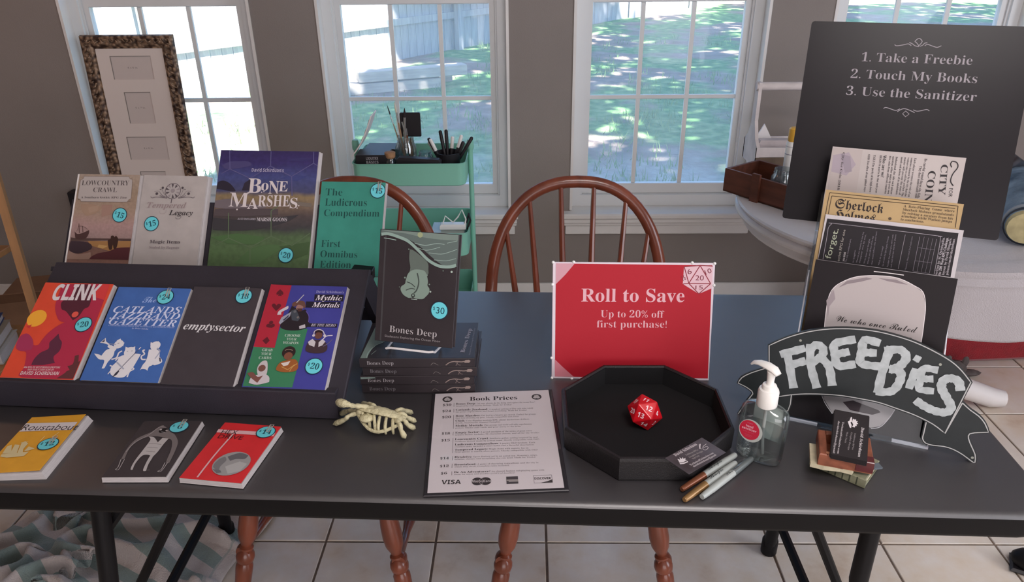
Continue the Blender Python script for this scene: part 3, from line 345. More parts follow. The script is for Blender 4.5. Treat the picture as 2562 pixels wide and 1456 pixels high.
"t3":[["S","3a2c20",.00115,[[.0073,.2804],[.2126,.2808],[.2149,.2438]]],["S","3a2c20",.00115,[[.0073,.2804],[.0067,.2589],[.0068,.2414]]],["S","3a2c20",.00114,[[.0117,.2749],[.2092,.2762]]],["S","3a2c20",.00114,[[.0117,.2749],[.0112,.257],[.0114,.242]]],["T","241c1c","frak","Sherlock",[.0198,.2543],[.0991,.2542],.0161],["T","241c1c","frak","Holmes",[.0213,.2353],[.0891,.2356],.0162],["T","4a3c30","sb","A  Role-Playing  Game  where",[.1302,.2689],[.2089,.2695],.0043],["T","4a3c30","sb","Sherlock Holmes grandstands",[.1299,.2631],[.2089,.2629],.0043],["T","4a3c30","sb","by solving a mystery from his",[.13,.2573],[.2087,.2567],.0043],["T","4a3c30","sb","armchair while Watson jumps",[.1297,.2515],[.2083,.2515],.0043],["T","4a3c30","sb","to conclusions.",[.1294,.2456],[.1661,.246],.0043],["D","4a3c30",[.1122,.2463],.00261]],
"t2":[["P","1c181c",[[.0038,.2779],[.2136,.2792],[.2148,.2031],[.0006,.2026]]],["S","8a848c",.00092,[[.0086,.2037],[.0086,.249],[.0084,.2615],[.0129,.2691],[.0208,.2706],[.1777,.2707],[.1843,.2692],[.1885,.2638],[.1893,.2039]]],["T","9aa08c","sans","forget.",[.021,.2061],[.0258,.2613],.0102],["T","98928c","sans","ective RPG for one",[.0364,.2041],[.0372,.2616],.0045],["T","a8a2a4","ssb","you drink",[.0443,.2053],[.0445,.222],.0034],["T","78727c","sans","The only remembered part,",[.0483,.2046],[.0491,.2466],.0025],["T","78727c","sans","It begins.",[.0602,.2059],[.0598,.2287],.0025],["T","78727c","sans","Where do your memories live now; they",[.0659,.206],[.0678,.262],.0025],["T","78727c","sans","disappear one by one,",[.0704,.2059],[.0719,.2576],.0024],["T","78727c","sans","Write down your thoughts.",[.0783,.2061],[.0797,.2513],.0024],["T","78727c","sans","What do you still have of the days",[.0839,.2062],[.0844,.2568],.0024],["T","78727c","sans","that went before this one here",[.0906,.2065],[.0885,.2653],.0024],["T","78727c","sans","What do you keep?",[.1018,.2064],[.1031,.241],.0024],["T","78727c","sans","Go on until the light is gone. Forever.",[.1085,.2062],[.1087,.2601],.0024],["T","78727c","sans","Ponder the pieces you carry with",[.1163,.2061],[.1154,.2635],.0024],["T","78727c","sans","and read the last words in silence",[.1219,.2058],[.1196,.2641],.0024],["T","78727c","sans","Memory, Heart and Soul each turn",[.1451,.2044],[.1457,.264],.0023],["S","8a848c",.00065,[[.1326,.2049],[.1335,.2659]]],["S","78727c",.00064,[[.1559,.2048],[.1563,.2654]]],["S","78727c",.00043,[[.1624,.2046],[.1632,.2664]]],["S","78727c",.00042,[[.1689,.2044],[.1701,.2656]]],["S","78727c",.00042,[[.1753,.2047],[.1766,.2651]]],["S","78727c",.00063,[[.1817,.2047],[.1826,.2649]]],["S","78727c",.00043,[[.1559,.2048],[.1817,.2047]]],["S","78727c",.00043,[[.156,.2231],[.1817,.2233]]],["S","78727c",.00042,[[.1564,.2461],[.182,.2462]]],["T","a09aa0","sb","written by M. Quintanilla.",[.1941,.2035],[.1945,.269],.004],["T","b8b2b8","sb","the 200 Word RPG Challenge.",[.199,.2035],[.2,.2697],.0042],["T","a09aa0","sb","layout by David Shugars.",[.2044,.2051],[.2049,.2697],.004],["T","a09aa0","sb","patreon.com/davidschirduan.",[.2101,.206],[.2102,.2692],.0039]],
"t1":[["P","a29a9a",[[.0337,.1642],[.0318,.1905],[.0314,.2223],[.0379,.2418],[.0535,.2561],[.071,.2654],[.0936,.2707],[.1209,.2732],[.1396,.271],[.1589,.2639],[.1743,.255],[.1819,.2322],[.1844,.2047],[.1858,.1665],[.1824,.1011],[.1663,.0477],[.1581,.0273],[.1486,.0144],[.1354,.0086],[.1011,.0141],[.0709,.0207],[.0523,.0438],[.0418,.085]]],["S","c8c2c4",.00121,[[.0337,.1642],[.0318,.1905],[.0314,.2223],[.0379,.2418],[.0535,.2561],[.071,.2654],[.0936,.2707],[.1209,.2732],[.1396,.271],[.1589,.2639],[.1743,.255],[.1819,.2322],[.1844,.2047],[.1858,.1665],[.1824,.1011],[.1663,.0477],[.1581,.0273],[.1488,.0131],[.1357,.0073]]],["S","c8c2c4",.00122,[[.0418,.085],[.05,.046],[.0711,.0194]]],["P","7c7276",[[.056,.2557],[.085,.2663],[.0945,.2652],[.0771,.2573],[.0569,.2501],[.044,.2415]]],["P","7c7276",[[.1034,.2679],[.1307,.2696],[.1499,.2638],[.1408,.2636],[.1177,.265]]],["P","3c3034",[[.084,.044],[.0999,.0502],[.1416,.0421],[.1456,.039],[.1339,.0318],[.1197,.0318],[.0981,.0323]]],["P","8a8084",[[.0287,.2165],[.0376,.2365],[.0425,.2215],[.0352,.207],[.0362,.186]]],["T","2c2828","script","We who once Ruled",[.05,.1831],[.1769,.1854],.0115],["T","3a3434","sans","You are vampires.",[.0533,.1678],[.1746,.1726],.0052],["S","c8c2c4",.00138,[[.0946,.2781],[.1154,.2788],[.141,.2789]]]],
"roust":[["P","c8bfc0",[[.0005,.1369],[.0954,.1316],[.0961,.1083],[.0021,.1124]]],["T","3c3638","sans","Roustabout",[.0012,.1161],[.1037,.108],.0171],["P","c6b68c",[[.0084,.0495],[.0051,.0696],[.0107,.0744],[.0241,.0488]]],["P","c6b68c",[[.022,.0489],[.016,.0742],[.0255,.0721],[.0335,.0484]]],["P","c6b68c",[[.0346,.0484],[.0258,.0772],[.0294,.0822],[.0385,.0749],[.0385,.0598],[.0431,.0497]]],["P","c6b68c",[[.0433,.0529],[.0443,.0662],[.0586,.0589],[.0508,.0543]]],["P","c6b68c",[[.0083,.0479],[.0526,.0509],[.0507,.0395],[.0234,.0375],[.0101,.0413]]],["S","c6b68c",.00128,[[.0244,.0779],[.0357,.0802]]],["S","d8cc9c",.00107,[[.056,.0793],[.0571,.0931]]],["S","d8cc9c",.00108,[[.0719,.089],[.0775,.1027]]],["K","12",[.076,.0689],10,"clip"]],
"adv":[["Q","6c6464",[[.0283,.1189],[.035,.1332],[.0422,.1369],[.0638,.117],[.0732,.1099],[.0873,.0891],[.0931,.0622],[.0961,.0333],[.0899,.0349],[.0841,.0689],[.0752,.0925],[.0648,.0995],[.0475,.1047],[.0292,.1048],[.0165,.0928],[.0111,.0725],[.0161,.0447],[.0106,.0431],[.0069,.0725],[.0111,.0997]]],["Q","a8a2a2",[[.0292,.1048],[.0396,.103],[.0524,.0885],[.0554,.1012],[.0668,.0988],[.0647,.0824],[.0639,.0624],[.061,.0477],[.0519,.0542],[.0423,.0526],[.0398,.0334],[.0427,.0163],[.0386,.0179],[.0355,.0382],[.0364,.0724],[.0363,.0961]]],["Q","a8a2a2",[[.0555,.051],[.0614,.0493],[.0627,.0302],[.0664,.0132],[.0609,.0141],[.0572,.0334]]],["D","1e1a1c",[.0474,.1224],.00741],["D","a8a2a2",[.0419,.1249],.00196],["D","a8a2a2",[.0533,.1224],.00196],["S","a8a2a2",.00109,[[.0458,.1185],[.0529,.117]]],["S","a8a2a2",.00084,[[.0096,.0625],[.0127,.0893],[.0271,.1094],[.0344,.1296],[.0427,.1358]]],["S","a8a2a2",.00103,[[.0106,.0431],[.0155,.0226],[.014,.0173],[.0191,.0164],[.0188,.0241],[.0164,.0431]]],["S","a8a2a2",.00102,[[.0889,.0333],[.0902,.0162],[.0862,.0116],[.0915,.011],[.0929,.0192],[.093,.0333]]],["S","6c6464",.00064,[[.0377,.0858],[.0615,.0824]]],["S","6c6464",.00063,[[.0405,.075],[.0596,.0723]]],["S","6c6464",.00063,[[.0433,.0641],[.06,.0617]]],["S","8a8484",.00081,[[.0657,.0147],[.0717,.0147]]],["K","6",[.0717,.132],0,"clip"]],
"hex":[["P","c8a0a4",[[-.0009,.1293],[.1043,.1319],[.1056,.1215],[-.0001,.1204]]],["S","c8a0a4",.00302,[[.0317,.1197],[.0288,.0587],[.0294,.0032]]],["T","2c2024","sans","HEX",[.0089,.1173],[.038,.1184],.0124],["T","4a1c20","sans","DRIVE",[.0096,.1051],[.0545,.1059],.0107],["D","8c8a8a",[.0679,.043],.03053],["Q","6e6c6e",[[.0412,.0316],[.0418,.0507],[.0489,.0581],[.0556,.0493],[.0533,.0332],[.0574,.0213]]],["Q","5c5a5e",[[.0529,.0587],[.0688,.0706],[.0862,.0664],[.0845,.0565],[.0703,.0545],[.0625,.0487]]],["P","a09e9e",[[.0613,.0343],[.0794,.0494],[.0945,.0451],[.0912,.0259],[.0743,.0175]]],["P","626064",[[.0433,.0256],[.0578,.0245],[.0629,.019],[.0557,.0165]]],["K","14",[.0868,.1314],6,"clip"]],
"list":[["T","3a3436","sb","Book Prices",[.0653,.2516],[.155,.2507],.0127],["T","3c3638","sb","$30",[.0154,.2372],[.0313,.2368],.0076],["S","3c3638",.00062,[[.0363,.2459],[.0363,.2338]]],["T","3c3638","sb","$24",[.0153,.2175],[.0312,.217],.0073],["S","3c3638",.00061,[[.0364,.2272],[.0364,.2154]]],["T","3c3638","sb","$20",[.0154,.1987],[.0317,.1982],.0072],["S","3c3638",.0006,[[.0363,.2076],[.0368,.1656]]],["T","3c3638","sb","$18",[.0168,.15],[.0312,.1496],.0067],["S","3c3638",.00058,[[.037,.1571],[.0369,.1464]]],["T","3c3638","sb","$15",[.0168,.1308],[.0313,.1303],.0065],["S","3c3638",.00057,[[.0371,.1389],[.0371,.0972]]],["T","3c3638","sb","$14",[.0167,.0816],[.0313,.0811],.0061],["S","3c3638",.00055,[[.0372,.089],[.0372,.0782]]],["T","3c3638","sb","$12",[.017,.0616],[.0316,.0611],.0059],["S","3c3638",.00055,[[.0372,.0692],[.0371,.0587]]],["T","3c3638","sb","$6",[.0192,.0432],[.0296,.043],.0058],["S","3c3638",.00054,[[.0372,.0497],[.0372,.0401]]],["T","3c3638","sb","Bones Deep:",[.0398,.24],[.0766,.2393],.0059],["T","8f878a","sb","Let your players do the dying and explore the ocean floor!",[.0784,.2395],[.1871,.2378],.0045],["T","8f878a","sb","Inspired by real marine biology. Made for Troika!",[.0399,.2336],[.1433,.2322],.004],["T","3c3638","sb","Catlands Jazzband:",[.0398,.2209],[.0992,.2193],.0058],["T","8f878a","sb","A magical setting of five cats who wield",[.101,.2195],[.1822,.2182],.0044],["T","8f878a","sb","the power of jazz music and forget everything. Made for Troika!",[.0399,.2147],[.1704,.2128],.0039],["T","3c3638","sb","Bone Marshes:",[.04,.2018],[.085,.2008],.0056],["T","8f878a","sb","Get lost in a bizarre gas marsh. Perfect for groups",[.0868,.2009],[.1861,.1993],.0044],["T","8f878a","sb","that love dressing up gear. Mostly compatible with D&D",[.0401,.1957],[.1543,.194],.0038],["T","3c3638","sb","Clink:",[.04,.1866],[.0572,.1861],.0055],["T","8f878a","sb","Coin-flipping western RPG about mysterious drifters",[.059,.1862],[.1728,.1844],.0043],["T","8f878a","sb","(Firefly, Mandalorian, Samurai Champloo)",[.0402,.1806],[.1202,.1795],.0038],["T","3c3638","sb","Mythic Mortals:",[.0402,.1717],[.0899,.1706],.0055],["T","8f878a","sb","Play as your real world self with superhuman",[.0916,.1708],[.1762,.1694],.0042],["T","8f878a","sb","powers. Master your cards and pour mercy to the brim.",[.0403,.1659],[.1571,.1641],.0036],["T","3c3638","sb","Empty Sector:",[.0405,.1516],[.0831,.1512],.0053],["T","8f878a","sb","A grand amalgam of the styles of great retro",[.0849,.1513],[.1751,.1498],.0041],["T","8f878a","sb","science fiction. Includes 36 character classes, and all for the Troika!",[.0406,.1459],[.1877,.1437],.0036],["T","3c3638","sb","Lowcountry Crawl:",[.0403,.1326],[.0987,.1318],.0051],["T","8f878a","sb","Southern gothic setting inspired by real",[.1004,.1319],[.1838,.1305],.004],["T","8f878a","sb","southern history made by a local team. Mostly compatible with D&D",[.0405,.127],[.1862,.1248],.0035],["T","3c3638","sb","Ludicrous Compendium:",[.0405,.1178],[.1154,.1169],.0051],["T","8f878a","sb","A poetry D&D bestiary. Each",[.1171,.1171],[.1784,.116],.0039],["T","8f878a","sb","creature entry includes a short haiku and a flavorful description.",[.0406,.1124],[.1766,.1103],.0034],["T","3c3638","sb","Tempered Legacy:",[.0406,.1034],[.0967,.1027],.005],["T","8f878a","sb","Magic items with regrets. Go on",[.0984,.1028],[.1661,.1016],.0038],["T","8f878a","sb","Mini-quests to unlock more powers. Mostly compatible with D&D",[.0407,.0981],[.1811,.0958],.0033],["T","3c3638","sb","Hexdrive:",[.0407,.084],[.0702,.0833],.0048],["T","8f878a","sb","Space fantasy set in an astral sea. Monsters, ships,",[.0719,.0835],[.1797,.0816],.0037],["T","8f878a","sb","nebulae, classes, and everything else you need. Made for Troika!",[.0408,.0788],[.1766,.0766],.0033],["T","3c3638","sb","Roustabout:",[.0409,.0643],[.077,.0639],.0047],["T","8f878a","sb","A game of charming rapscallions and the city in",[.0787,.064],[.1799,.0622],.0036],["T","8f878a","sb","which they dwell. Complete rules included.",[.041,.0593],[.1319,.0578],.0031],["T","3c3638","sb","Be An Adventurer?",[.0409,.0452],[.0998,.0441],.0045],["T","8f878a","sb","An elegant fantasy roleplaying game with",[.1014,.0442],[.188,.0426],.0036],["T","8f878a","sb","room for notes and doodles (LOTS of doodles)!",[.041,.0403],[.1398,.0386],.003],["D","3c3638",[.0235,.2589],.00932],["P","b9b2b4",[[.0166,.2572],[.0195,.2614],[.0235,.2578],[.0273,.2609],[.0305,.2568],[.0267,.2527],[.0236,.2545],[.0206,.2531]]],["P","b9b2b4",[[.0191,.2609],[.0183,.2642],[.0209,.2629],[.0214,.2662],[.0227,.2634],[.0238,.2666],[.0249,.2632],[.0267,.2648],[.0268,.2615],[.028,.2614],[.0235,.2584]]],["D","3c3638",[.1915,.2566],.00933],["P","b9b2b4",[[.1844,.2549],[.1878,.2591],[.1914,.2555],[.1956,.2586],[.1983,.2545],[.1941,.2504],[.1912,.2522],[.1879,.2508]]],["P","b9b2b4",[[.1873,.2586],[.1869,.2619],[.1893,.2607],[.1902,.264],[.1912,.2611],[.1927,.2644],[.1934,.261],[.1954,.2625],[.1951,.2592],[.1964,.2591],[.1915,.2561]]],["T","3c3638","ssb","VISA",[.0213,.019],[.0523,.0178],.01],["D","3c3638",[.0786,.0225],.00925],["D","3c3638",[.0918,.0224],.00925],["S","b9b2b4",.00053,[[.0849,.0306],[.0879,.0264],[.0888,.0221],[.0874,.0184],[.0847,.0147],[.0823,.0188],[.0815,.0226],[.0826,.0267],[.0849,.0306]]],["T","b9b2b4","ssb","MasterCard",[.0699,.0205],[.1006,.0194],.0056],["P","4a4448",[[.1252,.0312],[.1441,.0311],[.1441,.0133],[.1251,.0132]]],["P","98908f",[[.1256,.0241],[.1441,.024],[.1439,.0181],[.1289,.0182],[.1287,.0206],[.1256,.0207]]],["S","5a5456",.00053,[[.1695,.0316],[.1988,.0313],[.1987,.0128],[.1692,.013],[.1695,.0316]]],["T","3c3638","ssb","DISCOVER",[.1704,.0213],[.1969,.0211],.0052],["P","3c3638",[[.18,.0133],[.1908,.0163],[.1992,.0207],[.1987,.0128]]]],
"biz":[["T","b8b2b4","sb","David Schirduan",[.0411,.0633],[.0385,.0054],.0042],["T","7c7678","sb","Tabletop RPGs",[.0315,.0495],[.0293,.0162],.0024],["T","7c7678","sb","Graphic Design",[.0264,.0494],[.0235,.0139],.0024],["T","7c7678","sb","Web Tech",[.02,.0489],[.0183,.0267],.0024],["T","b0aaac","sb","TechnicalGrimoire.com",[.0128,.0669],[.009,.003],.0027],["T","b0aaac","sb","davidschirduan@gmail",[.0065,.0665],[.0029,.0021],.0027],["D","3a3638",[.0273,.0688],.00993],["D","252123",[.0273,.0688],.00933],["P","c0babc",[[.0279,.077],[.0268,.0694],[.029,.0646],[.0273,.0602],[.0312,.0599],[.032,.0634],[.0339,.0636],[.0335,.0669],[.0361,.0685],[.0337,.0706],[.0353,.0737],[.0326,.0733],[.0325,.0765],[.0302,.0756]]],["P","c0babc",[[.0248,.0799],[.0264,.0786],[.0268,.0707],[.0245,.0681],[.0266,.0633],[.026,.0572],[.024,.058],[.0205,.069],[.0228,.071]]]],
"tcard":[["T","b8b2b4","sb","David Schirduan",[.0073,.0164],[.0084,.0663],.0064],["T","8c8684","sb","Tabletop RPGs",[.0165,.0306],[.0187,.0569],.0035],["T","8c8684","sb","Graphic Design",[.0233,.0308],[.0255,.06],.0033],["T","8c8684","sb","Web Tech",[.0293,.032],[.0301,.0469],.0034],["T","b4aeb0","sb","TechnicalGrimoire.com",[.0372,.0174],[.0392,.0702],.0039],["T","b4aeb0","sb","davidschirduan@gmail",[.0426,.0186],[.0448,.0696],.0039],["P","c0babc",[[.0216,.0091],[.0134,.0134],[.0172,.0154],[.0127,.0191],[.0175,.0188],[.0154,.0235],[.0192,.021],[.0192,.0254],[.0228,.0214],[.0247,.0238],[.0243,.0148]]],["P","c0babc",[[.0225,.0082],[.0254,.014],[.0268,.0223],[.0289,.0207],[.0278,.0121],[.0248,.0068]]],["S","c0babc",.00068,[[.0203,.0622],[.0137,.0648],[.0094,.0693]]],["S","c0babc",.00137,[[.0176,.061],[.0099,.0713]]],["S","c0babc",.00069,[[.0159,.0791],[.0173,.0696],[.0219,.0642],[.0257,.0661],[.0244,.0734],[.0204,.0745],[.02,.0677]]]],
"stack":[["P","6c7a74",[[.0006,-.0007],[.0078,.1228],[.0371,.0625],[.0175,.0434],[.0126,-.0007]]],["S","8ea39b",.0013,[[.0132,.0011],[.0122,.0211],[.0222,.0491],[.0339,.0587]]],["S","8ea39b",.00075,[[.0192,.0137],[.0259,.0284]]],["T","9a96a0","sbt","Bones Deep",[.1948,.019],[.2033,.112],.0086],["T","77737c","sans","Skeletons Exploring the Ocean Floor",[.2059,.0107],[.2102,.1161],.0026]]}
SG = {'top':[(.0354,.1376),(.06,.1557),(.0892,.1716),(.1186,.1827),(.1463,.1892),(.1739,.1928),(.2015,.1937),(.2293,.1912),(.2573,.186),(.2856,.1769),(.3142,.1644),(.3323,.1514),(.3483,.1349)],'tailR':[(.3436,.098),(.3568,.0883),(.3703,.0808),(.381,.0705),(.3888,.057),(.3758,.0532),(.3638,.0481),(.3638,.0394),(.3706,.027),(.3784,.0137),(.3806,.0007),(.3756,.0016),(.3617,.0095),(.3464,.0155),(.3318,.0173),(.316,.0155),(.3049,.0167),(.2991,.0235),(.299,.0334),(.299,.0532)],'bot':[(.3292,.0403),(.309,.0523),(.2801,.0619),(.2516,.0674),(.2229,.072),(.1946,.0723),(.1659,.0715),(.1373,.0679),(.1085,.0622),(.0854,.0555),(.0624,.0463),(.0499,.04)],'tailL':[(.0413,.098),(.0346,.0944),(.0136,.082),(-.0014,.0696),(-.0065,.058),(.0072,.0539),(.0185,.0482),(.0214,.043),(.0116,.0232),(.0008,-.003),(.0152,-.0021),(.0454,.0074),(.0841,.0245),(.0862,.0377),(.0854,.0555)],'S':[[(.0594,.1266),(.0908,.1428)],[(.067,.1292),(.0859,.0721)],[(.0732,.1084),(.0954,.1203)],[(.1016,.1493),(.1081,.1151),(.1226,.08)],[(.1033,.1452),(.1117,.1539),(.1222,.1489),(.1224,.1357),(.1091,.1209)],[(.1231,.1314),(.1368,.1187),(.1465,.0896)],[(.1659,.1735),(.1395,.1609),(.1427,.1419),(.1505,.1237),(.1732,.1305)],[(.1453,.1435),(.1604,.1502)],[(.2038,.1754),(.1833,.1758),(.1824,.1541),(.1847,.1351),(.21,.1348)],[(.1842,.1545),(.2015,.1568)],[(.2234,.1685),(.2195,.1335),(.2185,.0919)],[(.2195,.1646),(.2387,.1694),(.2497,.1588),(.2436,.1427),(.2323,.134)],[(.2323,.134),(.2454,.1324),(.2475,.1156),(.2391,.0964),(.2187,.0908)],[(.2668,.1389),(.2633,.1092)],[(.2639,.16),(.2677,.1586)],[(.2958,.146),(.2775,.1443),(.2773,.1262),(.2777,.1091),(.2966,.109)],[(.279,.1266),(.2919,.1293)],[(.3355,.1217),(.3306,.1333),(.3196,.1362),(.3101,.131),(.3091,.1181),(.3189,.1032),(.3288,.0883),(.3239,.0775),(.3081,.076),(.2911,.0808),(.2792,.0868)]]}
prefetch_art(ART)

# ------------------------------------------------------------------ the room
paint = mat('wall_paint', '908884', .85, k=.96, noise=(3, .04), bump=(260, .12))
trimp = mat('trim_paint', 'c4c2c0', .45, k=1.4, noise=(6, .05))
ceilp = mat('ceiling_paint', 'c8c4c0', .9)
X0, X1, Y0, WF, WB, HC = -2.75, 3.1, -2.5, 3.09, 3.22, 2.45      # room extents, window wall front and back
WX = [(-1.83, -1.085), (-.82, -.075), (.187, .940), (1.19, 1.935)]
ZB, ZT = .435, 2.06
w = MB(); xs = [X0]+[x for a in WX for x in a]+[X1]
for i in range(0, len(xs), 2): w.box((xs[i], WF, 0), (xs[i+1], WB, HC))
for a, b in WX: w.box((a, WF, 0), (b, WB, ZB-.029)); w.box((a, WF, ZT), (b, WB, HC))
structure(w.build('wall_back', paint))
structure(MB().box((X0-.1, Y0, 0), (X0, WB, HC)).build('wall_left', paint))
structure(MB().box((X1, Y0, 0), (X1+.1, WB, HC)).build('wall_right', paint))
structure(MB().box((X0-.1, Y0-.1, 0), (X1+.1, Y0, HC)).build('wall_front', paint))
structure(MB().box((X0-.5, Y0-.5, HC), (X1+.5, WB+.45, HC+.12)).build('ceiling', ceilp))
structure(MB().box((X0, WF-.014, .0), (X1, WF, .09), ch=.003).build('baseboard_back', trimp))
structure(MB().box((X0, Y0, 0), (X0+.014, WF-.014, .09), ch=.003).build('baseboard_left', trimp))
structure(MB().box((X1-.014, Y0, 0), (X1, WF-.014, .09), ch=.003).build('baseboard_right', trimp))

# tiled floor: grout bed and tiles
grout = mat('grout', '75665a', .9, noise=(40, .2))
def tile_mat():
    m = bpy.data.materials.new('tile'); m.use_nodes = True; t = m.node_tree; b = t.nodes['Principled BSDF']
    g = t.nodes.new('ShaderNodeNewGeometry'); oi = t.nodes.new('ShaderNodeObjectInfo')
    n1 = t.nodes.new('ShaderNodeTexNoise'); n1.noise_dimensions = '4D'; n1.inputs['Scale'].default_value = 5.5; n1.inputs['Detail'].default_value = 7; n1.inputs['Roughness'].default_value = .62
    mw = t.nodes.new('ShaderNodeMath'); mw.operation = 'MULTIPLY'; mw.inputs[1].default_value = 9; t.links.new(oi.outputs['Random'], mw.inputs[0]); t.links.new(mw.outputs[0], n1.inputs['W'])
    t.links.new(g.outputs['Position'], n1.inputs['Vector'])
    r = t.nodes.new('ShaderNodeValToRGB'); e = r.color_ramp.elements; e[0].position = .3; e[1].position = .72
    e[0].color = (*lin('bca58e'), 1); e[1].color = (*lin('e0d9ce'), 1); x = e.new(.45); x.color = (*lin('d2c4b4'), 1); x = e.new(.58); x.color = (*lin('d6cdc4'), 1)
    t.links.new(n1.outputs[0], r.inputs[0]); t.links.new(r.outputs[0], b.inputs['Base Color'])
    b.inputs['Roughness'].default_value = .36; b.inputs['Specular IOR Level'].default_value = .4
    n2 = t.nodes.new('ShaderNodeTexNoise'); n2.inputs['Scale'].default_value = 22; t.links.new(g.outputs['Position'], n2.inputs['Vector'])
    bp = t.nodes.new('ShaderNodeBump'); bp.inputs['Strength'].default_value = .25; bp.inputs['Distance'].default_value = .004; t.links.new(n2.outputs[0], bp.inputs['Height']); t.links.new(bp.outputs[0], b.inputs['Normal'])
    return m
tilem = tile_mat()
fl = structure(MB().box((X0, Y0, -.06), (X1, WF, -.004)).build('floor', grout))
TP = .3086; tb = MB().box((0, 0, -.006), (TP-.0065, TP-.0065, 0), ch=.0015); tme = tb.build('tile', tilem, fl).data
first = True; rest = MB()
i0, i1 = math.floor((X0-.0505)/TP), math.ceil((X1-.0505)/TP); j0, j1 = math.floor((Y0-1.577)/TP), math.ceil((WF-1.577)/TP)
for i in range(i0, i1):
    for j in range(j0, j1):
        x, y = .0537+i*TP, 1.5803+j*TP; xa, xb = max(x, X0), min(x+TP-.0065, X1); ya, yb = max(y, Y0), min(y+TP-.0065, WF)
        if xb-xa < .02 or yb-ya < .02: continue
        if y < .9 or abs(x) > 2.6: rest.box((xa, ya, -.006), (xb, yb, 0), ch=.0015); continue
        if xb-xa > .30 and yb-ya > .30:
            if first: o = bpy.data.objects['tile']; first = False
            else: o = bpy.data.objects.new('tile', tme); C.objects.link(o); o.parent = fl
            o.location = (x, y, 0)
        else: MB().box((xa, ya, -.006), (xb, yb, 0), ch=.0015).build('tile', tilem, fl)
o = rest.build('tiles', tilem, fl); o['kind'] = 'stuff'

# windows: double-hung, six panes a sash, in painted reveals
glass = glass_mat('window_glass', (.95, .97, .98), haze=.21, gloss=.03)  # translucent share in the glass imitates a veil of glare over the view
vinyl = mat('window_vinyl', 'c3c5c6', .4, k=1.35)
def window(k, a, b):
    f = MB(); F = WF+.055; t = .045                                   # frame front plane
    f.box((a, F, ZB), (a+t, WB+.02, ZT)); f.box((b-t, F, ZB), (b, WB+.02, ZT)); f.box((a+t, F, ZT-t), (b-t, WB+.02, ZT)); f.box((a+t, F, ZB), (b-t, WB+.02, ZB+.05))
    f.box((a+t, F+.012, ZB+.05), (a+t+.008, F+.02, ZT-t)); f.box((b-t-.008, F+.012, ZB+.05), (b-t, F+.02, ZT-t))
    root = structure(f.build('window_%d' % k, vinyl))
    # reveal lining and casing bead
    r = MB(); r.box((a-.004, WF-.005, ZB), (a+.007, F+.01, ZT+.005), ch=.003); r.box((b-.007, WF-.005, ZB), (b+.004, F+.01, ZT+.005), ch=.003); r.box((a+.007, WF-.005, ZT-.006), (b-.007, F+.01, ZT+.005), ch=.003); r.build('reveal', trimp, root)
    for zb, zt, yf in ((ZB+.05, 1.315, F+.022), (1.275, ZT-t, F+.052)):
        s = MB(); a2, b2 = a+t+.002, b-t-.002; st = .028; lo = .045 if zb < 1 else .04
        s.box((a2, yf, zb), (a2+st, yf+.03, zt), ch=.003); s.box((b2-st, yf, zb), (b2, yf+.03, zt), ch=.003); s.box((a2+st, yf, zt-.042), (b2-st, yf+.03, zt), ch=.003); s.box((a2+st, yf, zb), (b2-st, yf+.03, zb+lo), ch=.003)
        so = s.build('sash', vinyl, root)
        gx0, gx1, gz0, gz1 = a2+st, b2-st, zb+lo, zt-.042; m = .0085; cols = [gx0+(gx1-gx0)*i/3 for i in range(4)]; rows = [gz0, (gz0+gz1)/2, gz1]
        for i in (1, 2): MB().box((cols[i]-m, yf+.009, gz0), (cols[i]+m, yf+.021, gz1), ch=.002).build('muntin', vinyl, so)
        MB().box((gx0, yf+.0085, rows[1]-m), (gx1, yf+.0215, rows[1]+m), ch=.002).build('muntin', vinyl, so)
        for i in range(3):
            for j in range(2): MB().add([(cols[i], yf+.015, rows[j]), (cols[i+1], yf+.015, rows[j]), (cols[i+1], yf+.015, rows[j+1]), (cols[i], yf+.015, rows[j+1])], [(0, 1, 2, 3)]).build('pane', glass, so)
    MB().box((a+.31, F+.014, 1.315), (b-.31, F+.03, 1.325), ch=.002).build('sash_lock', vinyl, root)
    s = MB().box((a+.001, WF-.01, ZB-.028), (b-.001, WB-.004, ZB-.0005)).box((a-.035, WF-.058, ZB-.024), (b+.035, WF-.0005, ZB), ch=.006).box((a-.03, WF-.046, ZB-.0445), (b+.03, WF-.0005, ZB-.0245), ch=.003)
    s.build('stool', trimp, root)
    ap = MB().box((a-.02, WF-.02, ZB-.105), (b+.02, WF, ZB-.045), ch=.004).box((a-.028, WF-.032, ZB-.062), (b+.028, WF, ZB-.045), ch=.004).build('apron', trimp, root)
for k, (a, b) in enumerate(WX): window(k+1, a, b)

